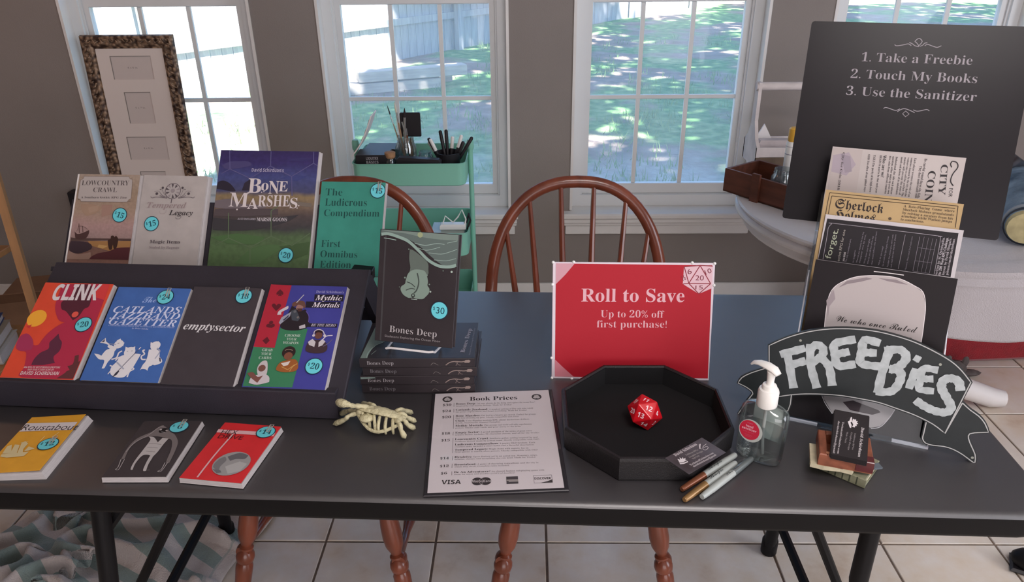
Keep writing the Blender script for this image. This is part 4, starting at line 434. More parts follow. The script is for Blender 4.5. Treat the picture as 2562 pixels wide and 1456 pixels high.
# ------------------------------------------------------------------ the yard
GZ = -.20
def yard_mat():
    m = bpy.data.materials.new('lawn'); m.use_nodes = True; t = m.node_tree; b = t.nodes['Principled BSDF']; b.inputs['Roughness'].default_value = .95; b.inputs['Specular IOR Level'].default_value = .1
    g = t.nodes.new('ShaderNodeNewGeometry')
    def nz(s, d=6):
        n = t.nodes.new('ShaderNodeTexNoise'); n.inputs['Scale'].default_value = s; n.inputs['Detail'].default_value = d; t.links.new(g.outputs['Position'], n.inputs['Vector']); return n
    def rp(n, st):
        r = t.nodes.new('ShaderNodeValToRGB'); e = r.color_ramp.elements; e[0].position = st[0][0]; e[0].color = (*lin(st[0][1]), 1); e[1].position = st[-1][0]; e[1].color = (*lin(st[-1][1]), 1)
        for p_, c in st[1:-1]: x = e.new(p_); x.color = (*lin(c), 1)
        t.links.new(n.outputs[0], r.inputs[0]); return r
    grass = rp(nz(9), [(.3, '4e7a48'), (.5, '6c9660'), (.7, '94ac78')]); dirt = rp(nz(5), [(.3, '857468'), (.6, '9c8c84'), (.75, 'b4a8a2')]); sand = rp(nz(14), [(.3, 'a8a6a0'), (.7, 'c8c6c2')])
    f1 = rp(nz(.9), [(.46, '000000'), (.56, 'ffffff')]); mx = t.nodes.new('ShaderNodeMix'); mx.data_type = 'RGBA'; t.links.new(f1.outputs[0], mx.inputs[0]); t.links.new(grass.outputs[0], mx.inputs[6]); t.links.new(dirt.outputs[0], mx.inputs[7])
    sp = t.nodes.new('ShaderNodeSeparateXYZ'); t.links.new(g.outputs['Position'], sp.inputs[0])
    ad = t.nodes.new('ShaderNodeMath'); ad.operation = 'MULTIPLY_ADD'; ad.inputs[1].default_value = 4.5; n3 = nz(1.3); t.links.new(n3.outputs[0], ad.inputs[0]); t.links.new(sp.outputs[1], ad.inputs[2])
    mr = t.nodes.new('ShaderNodeMapRange'); mr.inputs[1].default_value = 8.6; mr.inputs[2].default_value = 7.2; t.links.new(ad.outputs[0], mr.inputs[0])
    m2 = t.nodes.new('ShaderNodeMix'); m2.data_type = 'RGBA'; t.links.new(mr.outputs[0], m2.inputs[0]); t.links.new(mx.outputs[2], m2.inputs[6]); t.links.new(sand.outputs[0], m2.inputs[7])
    t.links.new(m2.outputs[2], b.inputs['Base Color'])
    bp = t.nodes.new('ShaderNodeBump'); bp.inputs['Strength'].default_value = .6; bp.inputs['Distance'].default_value = .05; n4 = nz(20); t.links.new(n4.outputs[0], bp.inputs['Height']); t.links.new(bp.outputs[0], b.inputs['Normal'])
    return m
def gh(x, y): return GZ + .03*math.sin(x*1.1)*math.cos(y*.8) + (.0 if y < 5 else .012*(y-5))
def yf_(u, v): x = -22+44*u; y = WB+34*v; return (x, y, gh(x, y))
structure(MB().grid(yf_, 60, 50).build('lawn', yard_mat(), smooth=True))
gm = mat('grass_blade', '7c9a5c', .8, k=1.0, noise=(3, .25)); g = MB()
for _ in range(1500):
    y = random.uniform(4.5, 13); x = random.uniform(-.45*y, .75*y); z = gh(x, y)
    if math.sin(x*1.7+1)*math.sin(y*1.3) < -.1: continue
    for k in range(random.randint(4, 8)):
        a = random.uniform(0, 2*PI); h = random.uniform(.04, .12); l = random.uniform(.02, .07); dx, dy = math.cos(a), math.sin(a); ox, oy = x+random.gauss(0, .05), y+random.gauss(0, .05)
        g.add([(ox-dy*.005, oy+dx*.005, z), (ox+dy*.005, oy-dx*.005, z), (ox+dx*l, oy+dy*l, z+h)], [(0, 1, 2)])
o = g.build('grass', gm); tag(o, 'tufts of green grass growing in the yard outside the windows', 'grass'); o['kind'] = 'stuff'
# weathered board fence
fw = mat('fence_wood', 'a3a2a6', .9, k=1.0, noise=(6, .18), stretch=(8, 8, .6)); A = Vector((-7.2, 4.3, 0)); B_ = Vector((7.5, 22.2, 0)); dF = (B_-A).normalized(); LF = (B_-A).length; ang = math.atan2(dF.y, dF.x)
fence = thing('board_fence', 'weathered grey vertical board fence at the far side of the yard', 'fence', T(A.x, A.y, 0) @ Rz(ang))
pm = MB().box((0, 0, -.02), (.135, .018, 1.85)).build('plank', fw, fence).data; n = int(LF/.143)
for i in range(n):
    if i == 0: o = [c for c in fence.children][0]
    else: o = bpy.data.objects.new('plank', pm); C.objects.link(o); o.parent = fence
    x = i*.143; wx = A+dF*x; o.location = (x, random.uniform(-.004, .004), gh(wx.x, wx.y)); o.rotation_euler = (0, random.uniform(-.006, .006), 0)
for z in (.35, 1.5): MB().box((0, -.045, z), (LF, -.005, z+.09)).build('rail', fw, fence)
for i in range(int(LF/2.4)+1): MB().box((i*2.4, -.13, -.1), (i*2.4+.09, -.045, 1.95)).build('post', fw, fence)
lw = mat('sun_bleached_wood', 'b8aea6', .9, k=1.0, noise=(5, .15), stretch=(1, 6, 6))
for i, (x, y, z, a, L, lb) in enumerate(((-1.75, 8.9, 0, .42, 1.5, 'pale sun-bleached timber beam lying on the grass before the fence'), (-1.7, 9.25, .0, .36, 1.6, 'second pale timber beam lying just behind the first one'), (-1.35, 9.05, .13, .40, 1.3, 'pale timber plank laid on top of the two beams'))):
    o = MB().box((-L/2, -.09, 0), (L/2, .09, .12), ch=.008).build('timber_beam', lw); o.matrix_world = T(x, y, gh(x, y)+z) @ Rz(a); tag(o, lb, 'timber', 'timber beams in the yard')
# trees whose crowns dapple the light
leafm = mat('leaf', '54713c', .7, k=1.0, noise=(1.5, .3)); bark = mat('bark', '5a4c40', .95, noise=(8, .3), bump=(12, .6))
def tree(x, y, h, lean, blobs, n, label):
    z0 = gh(x, y); r = thing('oak_tree', label, 'tree', T(x, y, z0), 'shade trees around the yard'); tr = MB(); top = Vector((lean[0]*.25, lean[1]*.25, h*.62))
    tr.tube([(0, 0, -.1), (0.05, 0, h*.25), tuple(top)], [.28, .2, .15], 12)
    for bx, by, bz, br in blobs: tr.tube([tuple(top), ((top.x+bx-x)/2, (top.y+by-y)/2, (top.z+bz)/2+.4), (bx-x, by-y, bz-z0)], [.12, .08, .03], 7)
    tr.build('trunk', bark, r, smooth=True); f = MB()
    for _ in range(n):
        bx, by, bz, br = random.choice(blobs); v = Vector((random.gauss(0, 1), random.gauss(0, 1), random.gauss(0, .45))); v = v.normalized()*br*random.random()**.4
        v.z *= .5
        c = Vector((bx-x, by-y, bz-z0))+v; q = Matrix.Rotation(random.uniform(0, 2*PI), 3, 'Z') @ Matrix.Rotation(random.uniform(-1, 1), 3, 'X'); s = random.uniform(.09, .17)
        f.add([tuple(c+q @ Vector(p)) for p in ((-s, -s*.5, 0), (s, -s*.5, .02), (s, s*.5, 0), (-s, s*.5, .02))], [(0, 1, 2, 3)])
    o = f.build('foliage', leafm, r); o['kind'] = 'stuff'
tree(9.5, 3.4, 10, (-5, 0), [(7.2, 3.4, 8.8, 2.3), (4.9, 1.6, 8.6, 2.3), (5.2, 4.6, 9.2, 2.0), (2.7, .6, 8.8, 2.0), (2.9, 3.6, 9.3, 2.0), (.9, 1.8, 8.9, 1.6), (1.9, -1.2, 8.4, 1.6), (.4, -.4, 8.6, 1.3), (4.4, -.6, 8.8, 1.6)], 8800, 'tall leafy oak tree right of the yard whose crown shades the lawn')
tree(12.5, 9.5, 10, (-5, -2), [(8.4, 6.6, 9.2, 2.4), (5.6, 7.4, 9.5, 2.3), (3.2, 6.8, 9.6, 2.0), (10.5, 9, 9.6, 2.3), (1.3, 5.2, 9.4, 1.6), (7.4, 9.4, 10, 2.0)], 6500, 'second leafy oak tree standing further back beyond the right of the fence')

# ------------------------------------------------------------------ folding table
blackp = mat('table_plastic', '252124', .46, k=1.0, bump=(900, .05), noise=(25, .10), spec=1.0, ior=1.7)
steel = mat('black_steel', '0e0d10', .5, k=1.0, spec=.25)
TA = -math.radians(1.9); TM = T(-.105, 1.283, 0) @ Rz(TA)      # table centre
tabl = thing('folding_table', 'long black plastic folding table holding the book display', 'table', TM)
def rrect(hx_, hy_, r, n=6):
    p = []
    for cx, cy, a0 in ((hx_-r, hy_-r, 0), (-hx_+r, hy_-r, 90), (-hx_+r, -hy_+r, 180), (hx_-r, -hy_+r, 270)):
        for k in range(n+1): a = math.radians(a0+90*k/n); p.append((cx+r*math.cos(a), cy+r*math.sin(a)))
    return p
def slab(outline, zs, name, m, parent, **kw):
    """stack of scaled outlines; zs = [(inset, z)...] top last"""
    b = MB(); n = len(outline); vs = []; fs = []
    for ins, z in zs:
        for x, y in outline:
            vs.append((x-math.copysign(min(abs(x), ins), x), y-math.copysign(min(abs(y), ins), y), z))
    for l in range(len(zs)-1):
        for i in range(n): j = (i+1) % n; fs.append((l*n+i, l*n+j, (l+1)*n+j, (l+1)*n+i))
    fs += [tuple(range(n))[::-1], tuple(range((len(zs)-1)*n, len(zs)*n))]
    return b.add(vs, fs).build(name, m, parent, **kw)
slab(rrect(.925, .378, .06), [(.0, .7335), (.002, .7370), (.006, .7392), (.012, .74)], 'table_top', blackp, tabl, smooth=True, angle=.9)
slab(rrect(.925, .378, .06), [(.012, .693), (.002, .697), (0, .703), (0, .7335)], 'shaded_edge', mat('shaded_plastic', '0b0a0c', .55, k=1.0, spec=.18), tabl, smooth=True, angle=.9)  # rim split off in darker, duller plastic: its shade is in the colour
MI = TM.inverted()
def tw(*ps): return [tuple(MI @ Vector(p)) for p in ps]
MB().tube(tw((-.79, 1.09, .70), (-.795, 1.06, .56), (-.803, 1.045, .45), (-.815, 1.03, .33), (-.85, .99, .012)), .017, 12).build('leg', steel, tabl, smooth=True)
MB().tube(tw((-.80, 1.46, .70), (-.80, 1.48, .55), (-.81, 1.51, .4), (-.845, 1.59, .012)), .0165, 12).build('leg', steel, tabl, smooth=True)
MB().tube(tw((.640, 1.08, .70), (.630, 1.06, .55), (.622, 1.045, .43), (.640, 1.03, .3), (.67, .98, .012)), .017, 12).build('leg', steel, tabl, smooth=True)
MB().tube(tw((.635, 1.42, .70), (.635, 1.44, .55), (.64, 1.47, .4), (.655, 1.545, .012)), .0165, 12).build('leg', steel, tabl, smooth=True)
for p in ((-.85, .99), (-.846, 1.59), (.67, .98), (.656, 1.545)):
    MB().lathe([(.019, 0), (.021, .004), (.021, .045), (.018, .05)], 14, MI @ T(p[0], p[1], 0)).build('foot_cap', steel, tabl, smooth=True)
for a, b, r in (((-.905, 1.24, .17), (-.60, 1.24, .70), .011), ((.725, 1.24, .14), (.47, 1.24, .70), .011)): MB().tube(tw(a, b), r, 8).build('brace', steel, tabl, smooth=True)
for a, b, r in (((-.81, 1.075, .51), (-.66, 1.14, .70), .011), ((.63, 1.06, .52), (.50, 1.12, .70), .011)): MB().tube(tw(a, b), r, 8).build('brace', steel, tabl, smooth=True)
for a, b in (((-.90, 1.03, .17), (-.84, 1.56, .17)), ((.70, 1.03, .14), (.655, 1.52, .14)), ((-.79, 1.09, .69), (-.80, 1.46, .69)), ((.64, 1.08, .69), (.635, 1.42, .69))): MB().tube(tw((a[0] if a[2] > .5 else (-.832 if a[0] < 0 else .652), a[1], a[2]), b), .012, 8).build('crossbar', steel, tabl, smooth=True)

# ------------------------------------------------------------------ windsor chairs
wood = mat('chair_wood', '6a3422', .32, k=1.2, noise=(7, .28), stretch=(4, 4, .7), coat=.3)
def chair(x, y, rz, label):
    r = thing('windsor_chair', label, 'chair', T(x, y, 0) @ Rz(rz), 'windsor chairs behind the table')
    o = rrect(.225, .215, .10); slab(o, [(.03, .425), (.005, .432), (0, .442), (.004, .452), (.02, .458)], 'seat', wood, r, smooth=True, angle=1)
    bow = []
    for k in range(0, 37):
        t = PI*k/36; c, s = math.cos(t), math.sin(t); xx = .228*math.copysign(abs(c)**.85, c); zz = .63+.318*abs(s)**.86
        bow.append((xx, .235+(zz-.44)*.24, zz))
    pts = [(.195, .205, .45), (.214, .222, .53)]+bow+[(-.214, .222, .53), (-.195, .205, .45)]
    MB().tube(pts, .0158, 10, flat=.7).build('back_bow', wood, r, smooth=True)
    for sx, zt in ((-.185, .80), (-.124, .878), (-.043, .918), (.043, .918), (.127, .876), (.188, .797)):
        yt = .235+(zt+.02-.44)*.24
        MB().tube([(sx*.68, .185, .45), (sx*.8, .185+(yt-.185)*.35, .45+(zt-.43)*.35), (sx, yt, zt+.025)], [.0075, .0095, .006], 8).build('spindle', wood, r, smooth=True)
    prof = [(.012, 0), (.0135, .1), (.017, .22), (.0225, .33), (.0235, .40), (.021, .45), (.0135, .49), (.0125, .50), (.0175, .512), (.0175, .522), (.0135, .53), (.0205, .55), (.0225, .575), (.0205, .60), (.0165, .61), (.0205, .63), (.0205, .66), (.0185, .8), (.0155, .95), (.013, 1)]
    for sx in (-1, 1):
        for p0, p1 in (((sx*.145, -.16, .432), (sx*.222, -.235, 0)), ((sx*.14, .15, .432), (sx*.20, .24, 0))):
            L = (Vector(p1)-Vector(p0)).length; MB().lathe([(rr, t*L) for rr, t in prof], 16, align(p0, p1)).build('leg', wood, r, smooth=True)
        a, b = Vector((sx*.190, -.200, .20)), Vector((sx*.172, .198, .175)); L = (b-a).length
        MB().lathe([(.0165, -.012), (.019, 0), (.0165, .012), (.009, .022), (.010, .10), (.021, L*.46), (.0225, L*.5), (.021, L*.54), (.010, L-.10), (.009, L-.02), (.012, L)], 14, align(a, b)).build('side_stretcher', wood, r, smooth=True)
    a, b = Vector((-.180, -.035, .19)), Vector((.180, -.035, .19)); L = .36
    MB().lathe([(.009, 0), (.010, .07), (.019, .082), (.010, .094), (.012, .13), (.021, .17), (.0225, .18), (.021, .19), (.012, .23), (.010, .266), (.019, .278), (.010, .29), (.009, L)], 16, align(a, b)).build('cross_stretcher', wood, r, smooth=True)
    return r
chair(.130, 1.52, 0, 'brown wooden windsor chair with arched spindle back behind the red sale sign')
chair(-.480, 1.53, -math.radians(4), 'brown wooden windsor chair mostly hidden behind the blue, teal and black books')

# ------------------------------------------------------------------ mint utility cart and what stands on it
mint = mat('mint_metal', '6fa795', .45, k=1.35)
cart = thing('utility_cart', 'mint green three-tier metal cart under the second window', 'cart', T(-.43, 2.77, 0))
def tray(z, h):
    ou = rrect(.205, .142, .03, 5); n = len(ou); b = MB(); vs = []; fs = []
    rings = [(-.006, z), (0, z+.004), (.0, z+h), (-.004, z+h), (-.004, z+h-.003), (.0018, z+h-.003), (.0018, z+.006)]
    for ins, zz in rings:
        for x, y in ou: l = math.hypot(x, y); vs.append((x*(1-ins/l), y*(1-ins/l), zz)) if ins >= 0 or zz > z+.05 else vs.append((x*(1+ins/l), y*(1+ins/l), zz))
    m = len(rings)
    for l in range(m-1):
        for i in range(n): j = (i+1) % n; fs.append((l*n+i, l*n+j, (l+1)*n+j, (l+1)*n+i))
    fs += [tuple(range(n))[::-1], tuple(range((m-1)*n, m*n))]
    b.add(vs, fs).build('tray', mint, cart, smooth=True, angle=.6)
for z, h in ((.695, .085), (.415, .095), (.14, .095)): tray(z, h)
for sx in (-1, 1):
    x, y = sx*.216, .0
    MB().tube([(x, y, .12), (x, y, .80)], .0095, 12).lathe([(.012, .795), (.0135, .80), (.0135, .822), (.011, .832), (.0, .833)], 12, T(x, y, 0)).build('post', mint, cart, smooth=True)
    for sy in (-1, 1):
        x, y = sx*.18, sy*.11
        w_ = MB().lathe([(.026, -.012), (.03, -.008), (.03, .008), (.026, .012)], 16, T(x, y, .03) @ Matrix.Rotation(PI/2, 4, 'Y')).build('caster', steel, cart, smooth=True)
        MB().box((x-.016, y-.008, .03), (x+.016, y+.008, .141), ch=.002).build('caster_fork', steel, cart)
paper = mat('paper', 'c9c4c2', .75, k=1.35); paperedge = mat('page_edges', 'aea8a8', .8, k=1.05, noise=(60, .12), stretch=(1, 1, 30))
blk = mat('matte_black', '1d1a1e', .5); wht = mat('white_plastic', 'd4d4d2', .35, k=1.2)
clear = glass_mat('clear_glass', (.84, .88, .88), gloss=.10, haze=.05)
CZ = .70
def boxed(name, label, cat, M, a, b, m, **kw): o = MB().box(a, b, ch=kw.pop('ch', .002)).build(name, m); o.matrix_world = M; tag(o, label, cat, **kw); return o
bx = boxed('paint_set_box', 'black cardboard box with white lettering at the left of the cart tray', 'box', T(-.565, 2.70, CZ+.070) @ Rz(.03), (-.06, -.045, 0), (.06, .045, .035), blk)
P = Print(); P.text('a09ca0', 'ssb', 'BASICS', (-.022, .004), (.022, .004), .010, 2); P.text('a09ca0', 'ssb', 'LIQUITEX', (-.022, .018), (.022, .018), .010, 2)
for b in P.t.values(): b.v = [(x, -.0453-z, y) for x, y, z in b.v]; b.build('lettering', ink('a09ca0'), bx)
bx2 = boxed('paint_set_box', 'second black lettered box lying behind the first on the cart', 'box', T(-.555, 2.81, CZ+.066) @ Rz(-.05), (-.06, -.045, 0), (.06, .045, .032), blk)
P = Print(); P.text('8c8890', 'ssb', 'BASICS', (-.02, .008), (.02, .008), .009, 2)
for b in P.t.values(): b.v = [(x, -.0453-z, y) for x, y, z in b.v]; b.build('lettering', ink('8c8890'), bx2)
boxed('flat_box', 'flat grey box lying under the black lettered boxes on the cart', 'box', T(-.56, 2.755, CZ+.002), (-.066, -.105, 0), (.066, .105, .062), mat('grey_card', '84828a', .6))
bk = MB().grid(lambda u, v: (-.07+.0*u+.085*v, -.05+.10*u, .0+.15*v-.02*math.sin(v*3)), 6, 8).build('open_booklet', paper, solid=.004); bk.matrix_world = T(-.575, 2.735, CZ+.092); tag(bk, 'white spiral booklet leaning open over the black boxes on the cart', 'booklet')
q = MB()
for k in range(5): q.grid(lambda u, v: (-.0715+.085*(.15+.17*k+.09*v), -.04+.08*u, .152*(.15+.17*k+.09*v)-.02*math.sin((.15+.17*k+.09*v)*3)), 1, 3)
q.build('printed_rows', ink('8d7f7e'), bk, solid=.005)
def jar(name, label, x, y, z, r, h, m=clear, parts=True):
    t = thing(name, label, 'jar', T(x, y, z)); MB().lathe([(r*.9, 0), (r, .006), (r, h*.72), (r*.82, h*.82), (r*.80, h*.86), (r*.84, h*.865), (r*.84, h*.88), (r*.80, h*.885), (r*.8, h), (r*.74, h), (r*.76, h*.82), (r*.94, h*.7), (r*.94, .01), (0, .008)], 24, cap=False).build('jar_body', m, t, smooth=True); return t
jar('mason_jar', 'clear glass jar holding paint brushes on the mint cart', -.455, 2.76, CZ+.003, .040, .145)
brushwood = mat('brush_handle', '9a7c5e', .4); bristle = mat('bristle', '2a2224', .8); ferr = mat('ferrule', 'a8a6a4', .3, .8); whitebr = mat('pale_bristle', 'd6d0c0', .8)
def brush(label, p0, p1, m1, r=.004, tip=bristle):
    p0, p1 = Vector(p0), Vector(p1); L = (p1-p0).length; M = align(p0, p1); t = thing('paint_brush', label, 'brush', M, 'brushes in the glass jar')
    MB().lathe([(r*.4, 0), (r, L*.25), (r*1.15, L*.6), (r*.9, L*.72)], 8).build('handle', m1, t, smooth=True); MB().lathe([(r*.95, L*.72), (r*1.05, L*.86)], 8).build('ferrule', ferr, t, smooth=True); MB().lathe([(r*1.0, L*.86), (r*1.1, L*.92), (r*.2, L)], 8).build('bristles', tip, t, smooth=True)
for p0, p1, mm, r, tp, lb in (((-.450, 2.765, .71), (-.512, 2.755, .965), brushwood, .002, bristle, 'thin paint brush leaning furthest left in the jar'), ((-.452, 2.75, .71), (-.483, 2.75, .975), brushwood, .0035, whitebr, 'paint brush with a round pale tip in the jar'), ((-.465, 2.765, .71), (-.447, 2.745, .955), ferr, .0045, bristle, 'grey-handled round paint brush upright in the jar'), ((-.43, 2.77, .71), (-.470, 2.77, .93), brushwood, .003, bristle, 'short dark-tipped paint brush in the middle of the jar'), ((-.44, 2.78, .71), (-.455, 2.775, .90), wood, .0045, bristle, 'reddish-brown handled brush low in the jar')): brush(lb, p0, p1, mm, r, tp)
sp_ = thing('sponge_brush', 'wide flat black sponge brush standing in the jar', 'brush', T(-.437, 2.785, .715)); MB().lathe([(.006, 0), (.007, .10), (.006, .12)], 10).build('handle', brushwood, sp_, smooth=True); MB().box((-.036, -.006, .125), (.040, .006, .215), ch=.003).build('sponge', blk, sp_)
t = jar('cork_jar', 'small glass jar with a cork stopper on the cart tray', -.500, 2.67, CZ+.045, .020, .05); MB().lathe([(.014, .044), (.019, .050), (.020, .066), (.017, .068)], 18).build('cork', mat('cork', 'a8805e', .8, noise=(60, .2)), t, smooth=True)
boxed('glass_case', 'slim black case with sloping lid at the front of the cart tray', 'case', T(-.395, 2.665, CZ+.064) @ Rz(-.04) @ Matrix.Rotation(.06, 4, 'Y'), (-.08, -.022, 0), (.08, .022, .028), blk, ch=.008)
t = jar('glass_jar', 'empty squat glass jar between the black case and the pen cup', -.385, 2.77, CZ+.022, .030, .065)
cup = thing('pen_cup', 'black cup crammed with marker pens at the right of the cart', 'cup', T(-.295, 2.74, CZ+.003)); MB().lathe([(.040, 0), (.046, .09), (.044, .09), (.038, .004), (0, .004)], 24, cap=False).build('cup_body', blk, cup, smooth=True)
for i, (a, el, w_, lb) in enumerate(((2.6, .95, 1, 'black marker with a white cap leaning far left out of the cup'), (2.9, 1.1, 0, 'black marker leaning left behind the white-capped one'), (2.0, 1.15, 0, 'tall black marker leaning back left in the cup'), (1.2, 1.3, 1, 'short white-capped pen at the cup centre'), (.6, 1.2, 1, 'white pen right of centre in the cup'), (.15, 1.0, 0, 'black marker leaning far right out of the cup'), (-.3, 1.15, 0, 'black pen in front of the right-leaning marker'), (3.6, 1.15, 1, 'stubby white-capped marker at the front left of the cup'), (1.7, 1.2, 0, 'black marker standing at the back of the cup'))):
    d = Vector((math.cos(a)*math.cos(el), math.sin(a)*math.cos(el)*.6, math.sin(el))).normalized(); p0 = Vector((-.295, 2.74, CZ+.02))+Vector((math.cos(a)*.012, math.sin(a)*.012, 0)); L = .125+.012*(i % 3)
    t = thing('marker_pen', lb, 'pen', align(p0, p0+d), 'pens in the black cup'); c1, c2 = (blk, wht) if w_ else (blk, blk)
    MB().lathe([(.0058, 0), (.0062, .01), (.0062, L*.65)], 10).build('barrel', c1, t, smooth=True); MB().lathe([(.0068, L*.65), (.0068, L*.97), (.004, L)], 10).build('cap', c2, t, smooth=True)
ch = thing('charger', 'white charger block with looped cable on the cart middle tray', 'charger', T(-.285, 2.70, .50)); MB().box((-.05, -.02, 0), (.05, .02, .024), ch=.006).build('charger_body', wht, ch)
MB().tube([(-.04, .0, .02), (-.03, .01, .05), (0, .0, .028), (.02, .0, .05), (.035, .01, .075), (.05, 0, .04), (.045, 0, .02)], .0028, 8).build('cable', wht, ch, smooth=True)
boxed('storage_tin', 'pale tin lying in the cart middle tray under the charger', 'tin', T(-.30, 2.72, .425), (-.07, -.06, 0), (.06, .06, .074), mat('pale_tin', 'a8b4b0', .4))
o = MB().tube([(-.23, 2.70, .50), (-.218, 2.70, .535), (-.225, 2.72, .555), (-.235, 2.73, .52), (-.245, 2.72, .50), (-.24, 2.70, .525)], .004, 8).build('cable_coil', blk, smooth=True); tag(o, 'black cable coiled against the right post of the cart', 'cable')

# ------------------------------------------------------------------ ornate collage frame leaning in the first window
gilt = bpy.data.materials.new('gilt_wood'); gilt.use_nodes = True; _t = gilt.node_tree; _b = _t.nodes['Principled BSDF']; _b.inputs['Roughness'].default_value = .45; _b.inputs['Metallic'].default_value = .25
_tc2 = _t.nodes.new('ShaderNodeTexCoord'); _v = _t.nodes.new('ShaderNodeTexVoronoi'); _v.inputs['Scale'].default_value = 75; _v.feature = 'SMOOTH_F1'; _t.links.new(_tc2.outputs['Object'], _v.inputs[0])
_r = _t.nodes.new('ShaderNodeValToRGB'); _r.color_ramp.elements[0].color = (*lin('a58a72'), 1); _r.color_ramp.elements[1].color = (*lin('3c2a22'), 1); _r.color_ramp.elements[0].position = .2; _r.color_ramp.elements[1].position = .6
_t.links.new(_v.outputs['Distance'], _r.inputs[0]); _t.links.new(_r.outputs[0], _b.inputs['Base Color']); _bp = _t.nodes.new('ShaderNodeBump'); _bp.inputs['Strength'].default_value = .9; _bp.inputs['Distance'].default_value = .006; _bp.invert = True; _t.links.new(_v.outputs['Distance'], _bp.inputs['Height']); _t.links.new(_bp.outputs[0], _b.inputs['Normal'])
fr = thing('picture_frame', 'tall ornate gilt-brown collage frame with blank openings leaning in the left window', 'frame', T(-1.575, 3.026, .437) @ Matrix.Rotation(-.055, 4, 'X') @ Rz(0))
FW, FH, b_ = .186, .745, .052
def molding(p0, p1, hor):
    # half-round moulding built as a profile swept along the side
    pr = [(0, 0), (.004, .016), (.012, .02), (.02, .014), (.03, .019), (.042, .016), (.048, .008), (b_, .006), (b_, 0)]; b = MB(); vs = []
    for e, s_ in ((0, 1), (1, 1)):
        for d, hh in pr:
            if hor: y = p0[1]+(d if p0[1] < .1 else -d); x = (-FW+d) if e == 0 else (FW-d); vs.append((x, -hh, y))
            else: x = p0[0]+(d if p0[0] < 0 else -d); z = (0+d) if e == 0 else (FH-d); vs.append((x, -hh, z))
    n = len(pr); fs = [(i, i+1, n+i+1, n+i) for i in range(n-1)]+[(n-1, 0, n, 2*n-1)]
    return b.add(vs, fs)
for hor, p in ((0, (-FW, 0)), (0, (FW, 0)), (1, (0, 0)), (1, (0, FH))): o = molding(p, p, hor).build('frame_side', gilt, fr, smooth=True, angle=1.2)
for k in range(26):      # raised scroll leaves down each side
    for sx in (-1, 1):
        z = .03+k*.0275; a = MB().tube([(sx*(FW-.012), -.017, z-.012), (sx*(FW-.03), -.022, z-.002), (sx*(FW-.036), -.02, z+.010), (sx*(FW-.024), -.018, z+.013)], [.0025, .0042, .004, .002], 6)
        a.build('scroll_leaf', gilt, fr, smooth=True)
for k in range(11):
    x = -FW+.035+k*.03; MB().tube([(x-.012, -.017, FH-.012), (x, -.022, FH-.03), (x+.012, -.018, FH-.022)], [.0025, .0042, .002], 6).build('scroll_leaf', gilt, fr, smooth=True)
MB().box((-FW+.01, -.002, .01), (FW-.01, .008, FH-.01)).build('backing', mat('kraft', '8a7a68', .9), fr)
mt = mat('mat_board', 'b0a8a4', .8, k=1.7); mi = mat('mat_insert', 'a39b98', .8, k=1.7); edge = mat('mat_bevel', '8d8580', .8)
mb = MB(); iw, z0, z1 = FW-b_+.003, b_-.003, FH-b_+.003; ops = [(.082, .575, .665), (.054, .40, .525), (.082, .25, .345), (.054, .085, .20)]; zc = [z1]
prev = z1
for hw, a, b in ops:
    mb.box((-iw, -.006, b), (iw, -.003, prev)); mb.box((-iw, -.006, a), (-hw, -.003, b)); mb.box((hw, -.006, a), (iw, -.003, b)); prev = a
mb.box((-iw, -.006, z0), (iw, -.003, prev)); mb.build('mat_board', mt, fr)
MB().box((-iw, -.003, z0), (iw, -.002, z1)).build('insert', mi, fr)
for hw, a, b in ops:
    MB().box((-hw, -.0062, b-.002), (hw, -.0035, b)).box((-hw, -.0062, a), (-hw+.002, -.0035, b)).build('opening_edge', edge, fr)
    P = Print(); P.text('857d7a', 'sb', '4 x 6 in' if hw > .06 else '5 x 7 in', (-.02, (a+b)/2-.003), (.02, (a+b)/2-.003), .006, 1)
    for q in P.t.values(): q.v = [(x, -.0032-z, y) for x, y, z in q.v]; q.build('caption', ink('857d7a'), fr)
MB().box((-iw-.002, -.009, z0-.002), (-iw+.002, -.003, z1)).box((iw-.002, -.009, z0), (iw+.002, -.003, z1)).box((-iw, -.009, z1-.002), (iw, -.003, z1+.002)).build('inner_lip', gilt, fr)

# ------------------------------------------------------------------ white pedestal table in the corner
wt = mat('white_painted_wood', 'c4c0bf', .4, k=1.25, noise=(5, .06))
pt = thing('pedestal_table', 'round white pedestal table standing in front of the right windows', 'table', T(1.2, 2.28, 0)); R_ = .52
MB().lathe([(R_-.06, .655), (R_-.03, .66), (R_-.022, .672), (R_-.022, .69), (R_-.004, .698), (R_, .706), (R_-.002, .714), (R_-.012, .72), (R_-.004, .728), (R_-.001, .735), (R_-.006, .74), (0, .74)], 64).build('table_top', wt, pt, smooth=True, angle=.5)
MB().lathe([(.06, .09), (.10, .12), (.11, .17), (.07, .22), (.045, .30), (.05, .42), (.065, .5), (.045, .56), (.05, .6), (.09, .655)], 24).build('column', wt, pt, smooth=True)
for k in range(4):
    a = -.10+k*PI/2; d = Vector((math.cos(a), math.sin(a), 0)); MB().tube([tuple(d*.05+Vector((0, 0, .16))), tuple(d*.2+Vector((0, 0, .13))), tuple(d*.34+Vector((0, 0, .07))), tuple(d*.43+Vector((0, 0, .04))), tuple(d*.47+Vector((0, 0, .037)))], [.045, .042, .038, .036, .03], 12).build('foot', wt, pt, smooth=True)
